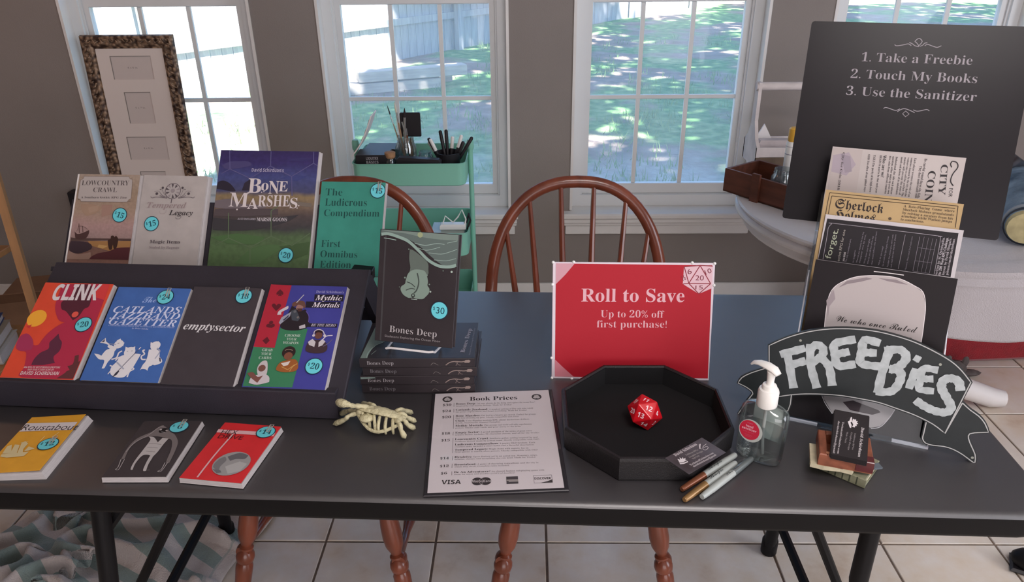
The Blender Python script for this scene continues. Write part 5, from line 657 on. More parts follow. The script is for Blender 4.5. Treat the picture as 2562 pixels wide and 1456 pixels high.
# wooden tray crate
crw = mat('crate_wood', '5a3326', .5, k=1.05, noise=(10, .25), stretch=(1, 5, 5))
CM = T(.655, 2.42, .742) @ Rz(-math.radians(54)); cr = thing('wooden_crate', 'reddish brown open wooden crate on the white round table', 'crate', CM); L, Wd, H, th = .46, .17, .078, .010
MB().box((0, 0, 0), (L, Wd, .006), ch=.001).build('bottom', crw, cr); MB().box((0, 0, .0), (L, th, H), ch=.001).build('side', crw, cr); MB().box((0, Wd-th, 0), (L, Wd, H), ch=.001).build('side', crw, cr)
MB().box((0, th, 0), (th, Wd-th, H), ch=.001).build('side', crw, cr); MB().box((L-th, th, 0), (L, Wd-th, H), ch=.001).build('side', crw, cr)
for y in (-.009, Wd): MB().box((.115, y, -.004), (.145, y+.009, H+.012), ch=.001).build('cleat', crw, cr)
def rel(M, x, y, z): return M @ Vector((x, y, z))
j = jar('glass_jar', 'clear glass jar standing inside the brown wooden crate', .815, 2.325, .750, .036, .095)
# white carrier with dowel handle
ww = mat('chippy_white', 'bdb4b2', .7, k=1.25, noise=(14, .12)); dw = mat('worn_wood', '6a5a4c', .8, noise=(12, .3))
cy = thing('wooden_carrier', 'chippy white wooden carrier with a dowel handle against the wall', 'carrier', T(.832, 2.66, .742))
MB().tube([(-.011, .09, .280), (.40, .09, .280)], .0145, 14).build('handle', ww, cy, smooth=True)
for x in (0, .38):
    MB().prism([(-.085, 0), (.085, 0), (.085, .075), (.05, .10), (.018, .16), (.014, .295), (-.014, .295), (-.018, .16), (-.05, .10), (-.085, .075)], -.006, .006, T(x, .09, 0) @ Matrix.Rotation(PI/2, 4, 'X') @ Matrix.Rotation(PI/2, 4, 'Y')).build('end_board', ww, cy)
for y in (.004, .166): MB().box((-.006, y, 0), (.386, y+.010, .042), ch=.001).build('side_board', dw, cy); MB().box((-.006, y, .043), (.386, y+.010, .078), ch=.001).build('side_board', ww, cy)
MB().box((0, .014, 0), (.38, .166, .008)).build('bottom', dw, cy)
o = MB().prism([(-.042, 0), (.04, 0), (-.004, .075)], -.004, .004, T(.888, 2.80, .80) @ Matrix.Rotation(PI/2, 4, 'X')).build('folded_card', paper); tag(o, 'white triangular folded card standing in the white carrier', 'card')
o = MB().box((-.055, -.03, 0), (.075, .03, .085), ch=.012).build('clear_bag', mat('cloudy_plastic', 'aca2a2', .3, k=1.2, noise=(20, .12))); o.matrix_world = T(.895, 2.73, .75); tag(o, 'cloudy plastic packet lying in the white carrier', 'packet')
bo = thing('spray_bottle', 'tall white printed bottle with a yellow cap beside the crate', 'bottle', T(.858, 2.40, .742)); MB().lathe([(.018, 0), (.021, .004), (.021, .165), (.018, .172)], 20).build('bottle_body', wht, bo, smooth=True); MB().lathe([(.0175, .172), (.0185, .176), (.0185, .212), (.014, .216)], 20).build('cap', mat('yellow_cap', 'c89a3c', .35, k=1.2), bo, smooth=True)
for z, c in ((.155, 'b0b0b8'), (.13, '8a8a98'), (.07, 'b08a90')): MB().lathe([(.0213, z), (.0213, z+.0025)], 20, cap=False).build('print_band', ink(c), bo)
# cloth over the table's right side, with hem hanging down
clothm = mat('white_cloth', 'c2bbbd', .9, k=.64, bump=(300, .35), sheen=.3)
cb = MB(); cxx, cyy = 1.2, 2.28
def cl(u, v):
    a = math.radians(-140+150*u)
    if v < .45: r = .10+(R_+.006-.10)*v/.45; z = .7435+.002*math.sin(a*7+v*9)+(.0035*(1+math.sin(v*95)) if v > .30 else 0)
    else:
        s = (v-.45)/.55; r = R_+.008+.010*min(1, s*5)+.010*s+.007*s*math.sin(a*13)+(.003*math.sin(s*50) if s < .28 else 0); z = .7435-.008*min(1, s*4)-.178*s-.010*s*math.sin(a*8+1)
    return (cxx+r*math.cos(a), cyy+r*math.sin(a), z)
o = cb.grid(cl, 90, 46).build('tablecloth', clothm, smooth=True, solid=.004); tag(o, 'white cloth draped over the front of the round white table', 'tablecloth')
for z in (.725, .712, .70): pass
tg = boxed('paper_tag', 'small pale tag hanging below the hem of the white cloth', 'tag', T(1.395, 1.805, .515) @ Rz(.35), (-.03, -.001, 0), (.03, .001, .05), mat('grey_tag', 'a2a2a8', .6, k=1.2), ch=.0004)
redm = mat('red_fabric', '7c0c18', .95, k=1.25, noise=(30, .15), bump=(200, .4), sheen=.3)
rb = thing('fabric_bin', 'dark red fabric storage bin on the floor under the white table', 'bin', T(1.45, 2.50, 0) @ Rz(.08)); MB().box((-.02, 0, .003), (1.15, .42, .52), ch=.02).build('bin_body', redm, rb)
ft = mat('grey_plush', '5c5452', .95, noise=(40, .3)); o = MB().ball((0, 0, .035), (.05, .03, .032), 12).ball((-.03, -.005, .07), (.014, .008, .024), 8).ball((.035, -.005, .065), (.014, .008, .024), 8).ball((.06, 0, .014), (.05, .02, .012), 8).build('plush_toy', ft, smooth=True); o.matrix_world = T(1.60, 2.44, 0); tag(o, 'small grey plush toy lying on the floor against the red bin', 'toy')
# denim roll and bowl
dn = mat('denim', '3f5468', .9, k=1.1, noise=(9, .45), hex2='8496a4', bump=(120, .5)); tan = mat('tan_lining', 'a59a74', .85, k=1.15, noise=(25, .2))
dr = thing('denim_bag', 'rolled patchwork denim bag with pale lining on the white cloth', 'bag', T(1.335, 1.905, .752) @ Rz(.5)); MB().tube([(0, 0, .055), (.05, .03, .06), (.11, .08, .065), (.19, .14, .07), (.30, .2, .07)], [.050, .060, .064, .066, .06], 22).build('bag_body', dn, dr, smooth=True)
MB().tube([(-.010, -.006, .053), (.004, .003, .055)], [.044, .049], 22).build('lining', tan, dr, smooth=True); MB().tube([(-.002, .0, .054), (.008, .004, .055)], [.0535, .0535], 22).build('hem', mat('dark_stitch', '2c3038', .9), dr, smooth=True)
MB().tube([(.012, .008, .056), (.02, .012, .057)], [.0565, .0575], 22).build('hem', mat('pale_band', '8c9298', .9), dr, smooth=True)
o = MB().lathe([(.02, 0), (.05, .02), (.068, .06), (.066, .062), (.048, .025), (0, .006)], 24, cap=False).build('metal_bowl', mat('pewter', '8a8c94', .2, .9), smooth=True); o.matrix_world = T(1.47, 2.27, .83) @ Matrix.Rotation(.7, 4, 'Y'); tag(o, 'tilted pewter bowl half hidden behind the black rules poster', 'bowl')
boxed('dark_pouch', 'dark blue pouch lying under the tilted pewter bowl', 'pouch', T(1.46, 2.15, .75) @ Rz(.4), (-.10, -.05, 0), (.06, .06, .05), mat('navy_cloth', '1c2230', .9), ch=.015)
sh = thing('black_shoe', 'black shoe toe on the tiles at the bottom right of the picture', 'shoe', T(1.345, 1.475, 0) @ Rz(-.5)); b = MB(); b.ball((0, 0, .03), (.075, .04, .034), 18).ball((.06, 0, .04), (.06, .036, .042), 16).build('upper', steel, sh, smooth=True); MB().box((-.07, -.036, .001), (.12, .036, .014), ch=.006).build('sole', blk, sh); MB().ball((.07, -.0, .066), (.03, .024, .02), 12).build('sock', wht, sh, smooth=True)

# ------------------------------------------------------------------ left side: ladder shelf with books, cardboard box
pine = mat('pine', '9a6c3e', .5, k=1.05, noise=(6, .18), stretch=(5, 5, .6))
ls = thing('ladder_shelf', 'light pine A-frame ladder shelf at the left edge', 'shelf', T(0, 0, 0))
def board(a, b, w1, w2, name, m=pine, parent=ls):
    a, b = Vector(a), Vector(b); L = (b-a).length; MB().box((-w1/2, -w2/2, 0), (w1/2, w2/2, L), ch=.002, M=align(a, b)).build(name, m, parent)
board((-1.60, 2.12, .0), (-1.66, 2.24, 1.0), .024, .045, 'leg'); board((-1.98, 1.98, .0), (-1.66, 2.20, 1.0), .024, .045, 'leg'); board((-2.20, 2.12, 0), (-2.16, 2.24, 1.0), .024, .045, 'leg')
MB().box((-2.2, 2.02, .60), (-1.70, 2.26, .62), ch=.002).build('shelf_board', pine, ls)
MB().box((-2.2, 1.85, .325), (-1.60, 2.22, .345), ch=.002).build('shelf_board', pine, ls)
def lbook(label, x, y, z, w, d, h, rz, c):
    t = thing('hardback_book', label, 'book', T(x, y, z) @ Rz(rz), 'books lying on the ladder shelf'); MB().box((0, 0, .002), (w-.003, d, h-.002)).build('pages', paperedge, t); MB().box((0, -.003, 0), (w, d+.003, .002)).box((0, -.003, h-.002), (w, d+.003, h)).box((-.003, -.003, 0), (0, d+.003, h)).build('cover', mat('cover_'+c, c, .5), t)
zz = .346
for lb, h, c, x, rz in (('pale grey book at the bottom of the ladder shelf stack', .036, 'a8a4a0', -1.83, .28), ('light tan book second from the bottom of the shelf stack', .034, '8c8070', -1.84, .30), ('dark blue book in the middle of the ladder shelf stack', .020, '22305c', -1.85, .36), ('mottled brown book on top of the ladder shelf stack', .028, '4a4038', -1.87, .40)): lbook(lb, x, 1.90, zz, .22, .16, h, rz, c); zz += h+.001
kb = mat('kraft_box', '85654e', .85, noise=(10, .1)); kx = thing('cardboard_box', 'brown cardboard box on the floor by the left wall', 'box', T(-2.15, 2.66, 0) @ Rz(.25)); MB().box((0, 0, .001), (.34, .26, .2), ch=.002).build('carton', kb, kx); MB().add([(0, 0, .2), (.34, 0, .2), (.36, -.08, .27), (-.02, -.08, .27)], [(0, 1, 2, 3)]).build('flap', kb, kx, solid=.003)
ob = boxed('wall_plug', 'black power adapter plugged in low on the window wall', 'plug', T(-1.94, WF-.052, .475), (-.03, 0, -.07), (.03, .05, .07), blk, ch=.004)

# ------------------------------------------------------------------ towel and plastic bag on the floor
def towel_mat():
    m = bpy.data.materials.new('striped_towel'); m.use_nodes = True; t = m.node_tree; b = t.nodes['Principled BSDF']; b.inputs['Roughness'].default_value = 1; b.inputs['Sheen Weight'].default_value = .4
    at = t.nodes.new('ShaderNodeAttribute'); at.attribute_name = 'stripe'; r = t.nodes.new('ShaderNodeValToRGB'); r.color_ramp.interpolation = 'CONSTANT'; e = r.color_ramp.elements; e[0].color = (*lin('bab0ac'), 1); e[1].position = .5; e[1].color = (*lin('7c8c88'), 1)
    fq = t.nodes.new('ShaderNodeMath'); fq.operation = 'FRACT'; t.links.new(at.outputs['Fac'], fq.inputs[0]); t.links.new(fq.outputs[0], r.inputs[0]); t.links.new(r.outputs[0], b.inputs['Base Color'])
    tc = t.nodes.new('ShaderNodeTexCoord'); n = t.nodes.new('ShaderNodeTexNoise'); n.inputs['Scale'].default_value = 260; t.links.new(tc.outputs['Object'], n.inputs[0]); bp = t.nodes.new('ShaderNodeBump'); bp.inputs['Strength'].default_value = .8; bp.inputs['Distance'].default_value = .004; t.links.new(n.outputs[0], bp.inputs['Height']); t.links.new(bp.outputs[0], b.inputs['Normal'])
    return m
from mathutils import noise as _no
def crumple(x, y, s, seed): return _no.noise(Vector((x*s+seed, y*s, seed*1.7)))
NU, NV = 150, 130
def tf(u, v):
    # crumpled towel: flat near the far edge, bunched into folds near the camera
    x = -1.62+.86*u; y = 1.28+.46*v; bunch = min(1, max(0, 1.15-v*1.05)); edge_ = min(1, min(u, 1-u, v, 1-v)*14)
    wx = crumple(x, y, 3.1, 2)*.07; wy = crumple(x, y, 2.7, 9)*.07
    f = abs(crumple(x*1.0+wx, y*1.3+wy, 6.5, 4)); g_ = abs(crumple(x+wx*2, y+wy, 8, 7)); h = .006+edge_*(bunch*.075*math.exp(-(f/.13)**2)+bunch*.020*(1-g_*2)+.012*(1-f))
    diag = .16*(1-v)
    rx = x+wx*.6*bunch+.05*math.sin(v*4)*(1 if u < .5 else -1)*(.5+.5*bunch)-(.22*(1-u)*(v**2)*-1 if u < .3 else 0); ry = y+wy*.6*bunch-.10*abs(u-.42)*(v)
    return (rx, ry, max(.004, h))
tb_ = MB().grid(tf, NU, NV); to = tb_.build('striped_towel', towel_mat(), smooth=True, angle=3.2); tag(to, 'crumpled grey-green and white striped towel on the tiled floor', 'towel')
at = to.data.attributes.new('stripe', 'FLOAT', 'POINT'); at.data.foreach_set('value', [1.2 if (i % (NU+1))/NU > .965 or (i//(NU+1))/NV > .96 else float(((i % (NU+1))/NU*.7+(i//(NU+1))/NV*.75)*6.5+2) for i in range(len(to.data.vertices))])
x = to.modifiers.new('thick', 'SOLIDIFY'); x.thickness = .004; x.offset = 1
bagm = mat('thin_white_plastic', 'b8aea6', .3, k=1.25, alpha=.72)
o = MB().grid(lambda u, v: (-1.08+.34*u+.14*(v-.5)*(u-.5), 1.80+.30*v, .006+.05*abs(crumple(u*2, v*2, 2.2, 5))+.03*math.sin(u*PI)*math.sin(v*PI)), 40, 40).build('plastic_bag', bagm, smooth=True, angle=3); tag(o, 'thin pale plastic bag lying flat on the tiles beside the towel', 'bag')

# ------------------------------------------------------------------ black two-tier display stand
sb = mat('stand_black', '26222a', .6, k=1.25, bump=(500, .1), noise=(20, .08))
MPM = axes((-.978, 1.167, .80), (.99792, -.06453, 0), (.05531, .85538, .51504), (-.03324, -.51396, .85717))
TPM = axes((-.454, 1.438, .885), (.99719, -.07498, 0), (.04407, .58613, .80902), (-.06066, -.80674, .58779))
SM = T(-.978, 1.167, .742) @ Rz(-math.radians(3.7)); st = thing('display_stand', 'black two-tier wooden display stand holding two rows of books', 'stand', SM); SI = SM.inverted()
MB().box((-.012, -.016, -.021), (.650, .272, -.0100), M=SI @ MPM, ch=.002).build('sloping_panel', sb, st)
MB().box((-.06, -.008, 0), (.637, .012, .0565), ch=.002).build('front_rail', sb, st)
MB().box((-.575, -.012, -.022), (.115, .158, -.0115), M=SI @ TPM, ch=.002).build('upper_panel', sb, st)
MB().box((-.575, -.012, -.0115), (.115, -.002, .022), M=SI @ TPM, ch=.002).build('upper_ledge', sb, st)
def beam(a, b, w, d, name, m, parent, MM=None):
    a, b = Vector(a), Vector(b); MM = MM or Matrix.Identity(4); MB().box((-w/2, -d/2, 0), (w/2, d/2, (b-a).length), ch=.0015, M=MM @ align(a, b)).build(name, m, parent)
for a, b in (((-.335, 1.375, .905), (-.302, 1.425, .743)), ((-.93, 1.40, .905), (-.91, 1.47, .743)), ((-.40, 1.56, 1.0), (-.40, 1.60, .743)), ((-.96, 1.56, .93), (-.96, 1.60, .743))): beam(a, b, .022, .034, 'strut', sb, st, SI)
beam((-.36, 1.400, .908), (-.316, 1.397, .905), .024, .024, 'hinge_block', steel, st, SI)
beam((-.98, 1.46, .80), (-.33, 1.43, .80), .02, .03, 'back_rail', sb, st, SI)

# ------------------------------------------------------------------ books and booklets
def fr_axes(k):
    P_, u, v, n, w_, h_ = BOOK[k]; return axes(P_, u, v, n), w_, h_
def booklet(k, name, label, t, cover, px=.004, hard=False, m_override=None, group=None, back='c0bab8', edge_left=0, py=0, lift=0):
    M, w_, h_ = fr_axes(k); r = thing(name, label, 'book' if name != 'zine' else 'booklet', M, group); cv = cover if not isinstance(cover, str) else mat('cover_'+cover, cover, .42, k=KA, noise=(30, .06), spec=.28)
    if hard:
        MB().box((0, 0, -.0025), (w_, h_, 0), ch=.0006).build('front_cover', cv, r); MB().box((0, 0, -t), (w_, h_, -t+.0025), ch=.0006).build('back_cover', cv, r); MB().box((-.0015, 0, -t), (.001, h_, 0), ch=.0005).build('spine', cv, r); MB().box((.001, .004, -t+.0025), (w_-.005, h_-.004, -.0025)).build('pages', paperedge, r)
    else:
        b = MB(); b.grid(lambda u, v: (w_*u, h_*v, lift*u), 6, 1)
        b.build('front_cover', cv, r, solid=.0006)
        MB().add([(edge_left*-.004, .0005-py, -t+.0006), (w_+px, .0005-py, -t+.0006), (w_+px, h_-.001, -t+.0006), (edge_left*-.004, h_-.001, -t+.0006), (0, .0005-py*.5, -.0006), (w_+px*.35, .0005-py*.5, -.0006+lift*.6), (w_+px*.35, h_-.001, -.0006+lift*.6), (0, h_-.001, -.0006)], [(3, 2, 1, 0), (4, 5, 6, 7), (0, 1, 5, 4), (1, 2, 6, 5), (2, 3, 7, 6), (3, 0, 4, 7)]).build('pages', paperedge, r)
        MB().box((0, -py, -t), (w_+px, h_, -t+.0006)).build('back_cover', mat('back_'+back, back, .5, k=KA), r)
        MB().box((-.0004-edge_left*.004, 0, -t), (.0012, h_, -.0002), ch=.0003).build('spine', cv if not edge_left else paper, r)
    p = Print(.0007, (w_, h_)); later = p.run(ART[k])
    if lift:
        for d in (p.m, p.t):
            for q in d.values(): q.v = [(x, y, z+.0005+lift*x/w_) for x, y, z in q.v]
    p.build(r)
    for it in later: sticker(r, it[2], it[1], it[3], len(it) > 4, z=p.z+.0006+lift*(it[2][0]+.017)/w_)
    return r, w_, h_
booklet('clink', 'paperback_book', 'orange and crimson paperback with a yellow sun, left end of the lower row', .009, 'c84630', .004, back='3a2a2a')
booklet('cat', 'paperback_book', 'blue book with three white musician cats on the lower row', .009, '3e5f9c', .003)
booklet('empty', 'paperback_book', 'plain charcoal paperback with one white italic word on the lower row', .008, '3c363a', .0035)
booklet('mythic', 'paperback_book', 'red, green and blue book with four heroes at the lower row right end', .009, '3c3c84', .0025)
low = ramp_mat('lowcountry_print', 1, .2136, [(0, '7c5a50'), (.26, '6a4c42'), (.30, '8c7470'), (.45, '9a7c78'), (.6, '937c6c'), (.8, '8c7866'), (1, '988678')], nscale=22, namt=.14, grain=.10)
booklet('low', 'paperback_book', 'paperback with a painted ship at sea, left end of the upper row', .008, low, .010, edge_left=1)
booklet('temp', 'paperback_book', 'pale grey paperback with a round wheel ornament on the upper row', .010, 'a49c99', .008)
bone = ramp_mat('marsh_print', 1, .2742, [(0, '3f5234'), (.16, '4c6440'), (.30, '46583c'), (.36, '383638'), (.46, '463c3c'), (.55, '6e5c4e'), (.62, '7a684c'), (.66, '3e3f5c'), (.78, '3c4170'), (.9, '32285a'), (1, '2e2450')], nscale=14, namt=.07, grain=.16)
booklet('bone', 'paperback_book', 'largest book on the stand, purple sky over a green marsh', .010, bone, .005)
booklet('lud', 'paperback_book', 'plain teal book with dark lettering, right end of the upper row', .008, '377e70', .003)
dcov = mat('bones_cover', '2b2528', .4, k=KA, noise=(12, .12))
_r, _w, _h = booklet('deep', 'hardback_book', 'black hardback with a wave picture standing upright on the book stack', .019, dcov, hard=True)
MB().box((.0085, .001, .0001), (.0115, _h-.001, .0003)).build('hinge_groove', mat('groove', '3c3a3c', .4, k=1.2), _r)
wire = mat('white_wire', 'd0cccc', .3, k=1.2); es = thing('wire_easel', 'small white wire easel holding the upright black hardback', 'easel', T(-.21, 1.21, .822))
EI = es.matrix_world.inverted()
def ew(*ps): return [tuple(EI @ Vector(p)) for p in ps]
MB().tube(ew((-.262, 1.262, .824), (-.266, 1.222, .830), (-.264, 1.210, .838), (-.255, 1.206, .841), (-.182, 1.190, .841), (-.174, 1.188, .843), (-.172, 1.198, .836), (-.166, 1.24, .824)), .0022, 8).build('front_wire', wire, es, smooth=True)
MB().tube(ew((-.262, 1.262, .824), (-.245, 1.305, .95), (-.20, 1.300, .96), (-.166, 1.24, .824)), .0022, 8).build('back_wire', wire, es, smooth=True)
MB().tube(ew((-.235, 1.30, .955), (-.225, 1.335, .823), (-.205, 1.332, .823), (-.215, 1.30, .955)), .0020, 8).build('rear_prop', wire, es, smooth=True)
spines = [(-.317, 1.207, 0.0, 'lowest of the four stacked black hardbacks'), (-.318, 1.205, 0.3, 'second from the bottom of the four stacked black hardbacks'), (-.312, 1.207, -.8, 'third from the bottom of the four stacked black hardbacks'), (-.3155, 1.203, .4, 'top book of the black hardback stack, under the wire easel')]
for i, (x, y, rz, lb) in enumerate(spines):
    r = thing('hardback_book', lb, 'book', T(x, y, .7412+.0198*i) @ Rz(math.radians(rz)), 'stacked black hardbacks'); H_, D_, t = .2165, .140, .0194
    MB().box((0, 0, 0), (H_, D_, .0024), ch=.0005).build('back_cover', dcov, r); MB().box((0, 0, t-.0024), (H_, D_, t), ch=.0005).build('front_cover', dcov, r); MB().box((0, -.0012, 0), (H_, .0018, t), ch=.0008).build('spine', dcov, r); MB().box((.003, .002, .0024), (H_-.003, D_-.005, t-.0024)).build('pages', paperedge, r)
    p = Print(.0004); p.text('8f898c' if i in (1, 3) else '6c686c', 'sbt', 'Bones Deep', (.014, .0062), (.064, .0062), .0082)
    s_ = [('S', '8a7a74', .0018, [(.162, .005), (.170, .011), (.180, .013), (.192, .012), (.200, .014)]), ('P', '8a7a74', [(.197, .010), (.206, .010), (.209, .014), (.206, .0165), (.199, .016)]), ('S', '7a6c68', .001, [(.180, .013), (.186, .006), (.190, .005)]), ('S', '7a6c68', .001, [(.186, .013), (.181, .004)]), ('S', '7a7470', .0008, [(.134, .005), (.139, .010), (.148, .005)])]
    if i == 1: s_.append(('P', '6c7a74', [(.001, .013), (.030, .015), (.028, .0178), (.001, .0178)]))
    p.run(s_)
    for q in list(p.m.values())+list(p.t.values()): q.v = [(x_, -.0012-z_, y_) for x_, y_, z_ in q.v]
    p.build(r)
    if i == 3:
        P_ = BOOK['stack']; off = Vector(P_[0])-Vector((x, y, 0)); p = Print(t+.0003); its = ART['stack']
        q = Print(.0003); q.run(its)
        for d in (q.m, q.t):
            for b in d.values(): b.v = [(max(.0006, min(H_-.0006, x_+off.x)), max(.0006, y_+off.y), z_+t) for x_, y_, z_ in b.v]
        q.build(r)
r, _, _ = booklet('roust', 'zine', 'yellow zine with a pale sailing ship at the far left of the table', .010, 'cf9630', .010, py=.006, lift=.004)
r, _, _ = booklet('adv', 'zine', 'dark grey zine with a long-armed drawn creature in front of the stand', .0085, '3b3537', .003, py=.003, lift=.001)
r, _, _ = booklet('hex', 'zine', 'red zine with a grey moon in front of the stand', .0085, 'c22c30', .003, py=.002, lift=.001)

# ------------------------------------------------------------------ sale sign
M, w_, h_ = fr_axes('sign'); sg = thing('sale_sign', 'red Roll to Save sign in a clear frame behind the dice tray', 'sign', M)
frost = mat('frosted_acrylic', 'b4a8b0', .25, k=1.35)
MB().box((0, 0, -.0035), (w_, h_, 0), ch=.0008).build('panel', frost, sg)
p = Print(.0004); p.run(ART['sign']); p.build(sg)
for x, y in ((.001, .001), (w_-.001, h_-.001), (.001, h_-.001), (.040, h_), (w_-.043, h_), (0, h_-.044), (w_, h_-.043), (.040, 0), (0, .042)): MB().ball((x, y, -.001), .0032, 10).build('clip_bead', wht, sg, smooth=True)
MB().box((w_*.46, .0, -.006), (w_*.54, .16, -.0036)).build('rear_strut', clear, sg)
MB().tube([(w_*.5, .15, -.006), (w_*.5, .018, -.07)], .003, 8).build('rear_prop', frost, sg)
# ------------------------------------------------------------------ price list in a sleeve
M, w_, h_ = fr_axes('list'); pl = thing('price_list', 'laminated white book price sheet lying at the table front', 'price list', M)
MB().box((-.006, -.006, -.0042), (w_+.007, h_+.003, -.0004), ch=.001).build('holder', mat('sleeve_black', '29262a', .3, k=1.1), pl)
MB().box((0, 0, -.0004), (w_, h_, 0)).build('sheet', mat('sheet_paper', 'bcb4b8', .35, k=1.5), pl)
p = Print(.0001); p.run(ART['list']); p.z = .0001
for d in (p.m, p.t):
    for b in d.values(): b.v = [(x, y, .0001+z*.12) for x, y, z in b.v]
p.build(pl)
MB().add([(-.004, -.004, .0009), (w_+.005, -.004, .0009), (w_+.005, h_+.002, .0009), (-.004, h_+.002, .0009)], [(0, 1, 2, 3)]).build('clear_sleeve', glass_mat('sleeve_film', (.97, .97, .97), gloss=.015), pl)
# ------------------------------------------------------------------ dice tray, die, card
lea = mat('leatherette', '1c191b', .42, k=.75, bump=(600, .25)); felt = mat('black_felt', '08070a', .95)
dtm = T(.204, 1.095, .7405); dt = thing('dice_tray', 'black octagonal dice tray holding one red die', 'tray', dtm)
def octo(ap): rr = ap/math.cos(PI/8); return [(rr*math.cos(PI/8+k*PI/4), rr*math.sin(PI/8+k*PI/4)) for k in range(8)]
rg = [(.1395, 0), (.1415, .004), (.1425, .040), (.1410, .0448), (.1370, .0455), (.1345, .043), (.1335, .007)]; b = MB(); vs = []; fs = []
for ap, z in rg: vs += [(x, y, z) for x, y in octo(ap)]
for l in range(len(rg)-1):
    for i in range(8): j = (i+1) % 8; fs.append((l*8+i, l*8+j, (l+1)*8+j, (l+1)*8+i))
fs.append(tuple(range(8))[::-1]); b.add(vs, fs).build('tray_wall', lea, dt)
b = MB().prism(octo(.1336), .0055, .0062); i0_ = len(b.v); vs = []; fs = []
for ap, z in ((.1334, .006), (.1341, .0415)): vs += [(x, y, z) for x, y in octo(ap)]
for i in range(8): j = (i+1) % 8; fs.append((j, i, 8+i, 8+j))
b.add(vs, fs).build('felt_lining', felt, dt)
V20 = [(.6071, 0, -.7947), (.3035, .5257, .7947), (-.3035, -.5257, -.7947), (-.6071, 0, .7947), (-.3035, .5257, -.7947), (.4911, -.8507, -.1876), (-.4911, .8507, .1876), (.3035, -.5257, .7947), (.4911, .8507, -.1876), (-.9822, 0, -.1876), (.9822, 0, .1876), (-.4911, -.8507, .1876)]
dM = T(.206, 1.0986, .7729) @ Rz(math.radians(42)); R0 = .0322; Vd = [Vector(v)*R0 for v in V20]
dd_ = thing('twenty_sided_die', 'large red twenty-sided die with white numbers in the black tray', 'die', dM); fcs = []
import itertools
for f in itertools.combinations(range(12), 3):
    if all(abs((Vd[a]-Vd[b]).length/R0-1.0515) < .02 for a, b in ((f[0], f[1]), (f[1], f[2]), (f[0], f[2]))):
        c = (Vd[f[0]]+Vd[f[1]]+Vd[f[2]])/3; n = (Vd[f[1]]-Vd[f[0]]).cross(Vd[f[2]]-Vd[f[0]]); fcs.append(f if n.dot(c) > 0 else (f[0], f[2], f[1]))
MB().add([tuple(v) for v in Vd], fcs).build('die_body', mat('die_red', 'b0101c', .28, k=1.25, noise=(90, .15), coat=.3), dd_, bevel=.0012)
nums = {(3, 7, 11): '12', (3, 9, 11): '13', (3, 6, 9): '20', (1, 3, 6): '19', (1, 3, 7): '11', (5, 7, 11): '4', (2, 9, 11): '14', (2, 5, 11): '3'}; oth = iter(['1', '2', '5', '6', '7', '8', '9', '10', '15', '16', '17', '18'])
nb = MB(); upw = (dM.inverted().to_3x3() @ (_U2*math.cos(.38)+_R2*math.sin(.38))).normalized()
for f in fcs:
    s_ = nums.get(tuple(sorted(f)), None) or next(oth); c = (Vd[f[0]]+Vd[f[1]]+Vd[f[2]])/3; n = c.normalized(); up = (upw-n*upw.dot(n)).normalized(); rt = up.cross(n); vs, fs, x0, x1 = text_mesh(s_, 'ssb', 2); sc_ = .0125
    nb.add([tuple(c+n*.00025+rt*((x-(x0+x1)/2)*sc_*.92)+up*((y-.36)*sc_)) for x, y in vs], fs)
nb.build('numbers', ink('d8c4c8'), dd_)
M, w_, h_ = fr_axes('tcard'); bc = thing('business_card', 'dark business card lying across the front corner of the dice tray', 'card', M); cardm = mat('card_brown', '3a2c2a', .3, k=1.3, noise=(14, .35), hex2='54525a')
MB().box((0, 0, -.0005), (w_, h_, 0)).build('card', cardm, bc); p = Print(.0001); p.run(ART['tcard']); p.build(bc)
# ------------------------------------------------------------------ markers
slv = mat('marker_silver', '9a9f9c', .35, k=1.1); 
def marker(label, p0, p1, capc, cap_low, capm=.35):
    p0, p1 = Vector((*p0, .7468)), Vector((*p1, .7468)); M = align(p0, p1); L = (p1-p0).length; t = thing('marker', label, 'marker', M, 'metallic markers beside the tray'); cm = mat('cap_'+capc, capc, .28, k=1.1, metal=capm)
    f = (lambda z: z) if cap_low else (lambda z: L-z)
    def lz(pr, name, m): MB().lathe(pr if cap_low else [(r, f(z)) for r, z in pr][::-1], 18).build(name, m, t, smooth=True, angle=.5) if cap_low else MB().lathe([(r, L-z) for r, z in reversed(pr)], 18).build(name, m, t, smooth=True, angle=.5)
    lz([(.0038, 0), (.0046, .002), (.0054, .02), (.0062, .048), (.0064, .054)], 'cap', cm); lz([(.0058, .054), (.0060, .056), (.0060, .112), (.0056, .116), (.0052, .130), (.0044, L)], 'barrel', slv)
    q = Print(.0); q.text('3c4244', 'script', 'Sharpie', (0, 0), (.034, 0), .0052, 2); zc = .075
    b = MB()
    for m_ in q.t.values():
        iv = M.inverted().to_3x3(); upv = (iv @ Vector((0, 0, 1))); upv = (upv-Vector((0, 0, upv.z))).normalized(); sd = Vector((0, 0, 1)).cross(upv)
        for vx, vy, vz in m_.v: a_ = (vy-.002)/.0061; r_ = .0063; pos = upv*math.cos(a_+.1)*r_-sd*math.sin(a_+.1)*r_; b.v.append((pos.x, pos.y, zc+vx-.01))
        b.f = m_.f
    b.build('lettering', ink('3c4244'), t)
marker('silver marker with a bronze cap nearest the dice tray', (.241, .927), (.346, 1.013), '7a4a34', True)
marker('silver marker with a gold cap, middle of the three markers', (.2405, .903), (.341, .992), '8a6a44', True)
marker('silver marker with a grey cap, nearest the sanitizer bottle', (.269, .910), (.371, 1.004), '6c7272', False)
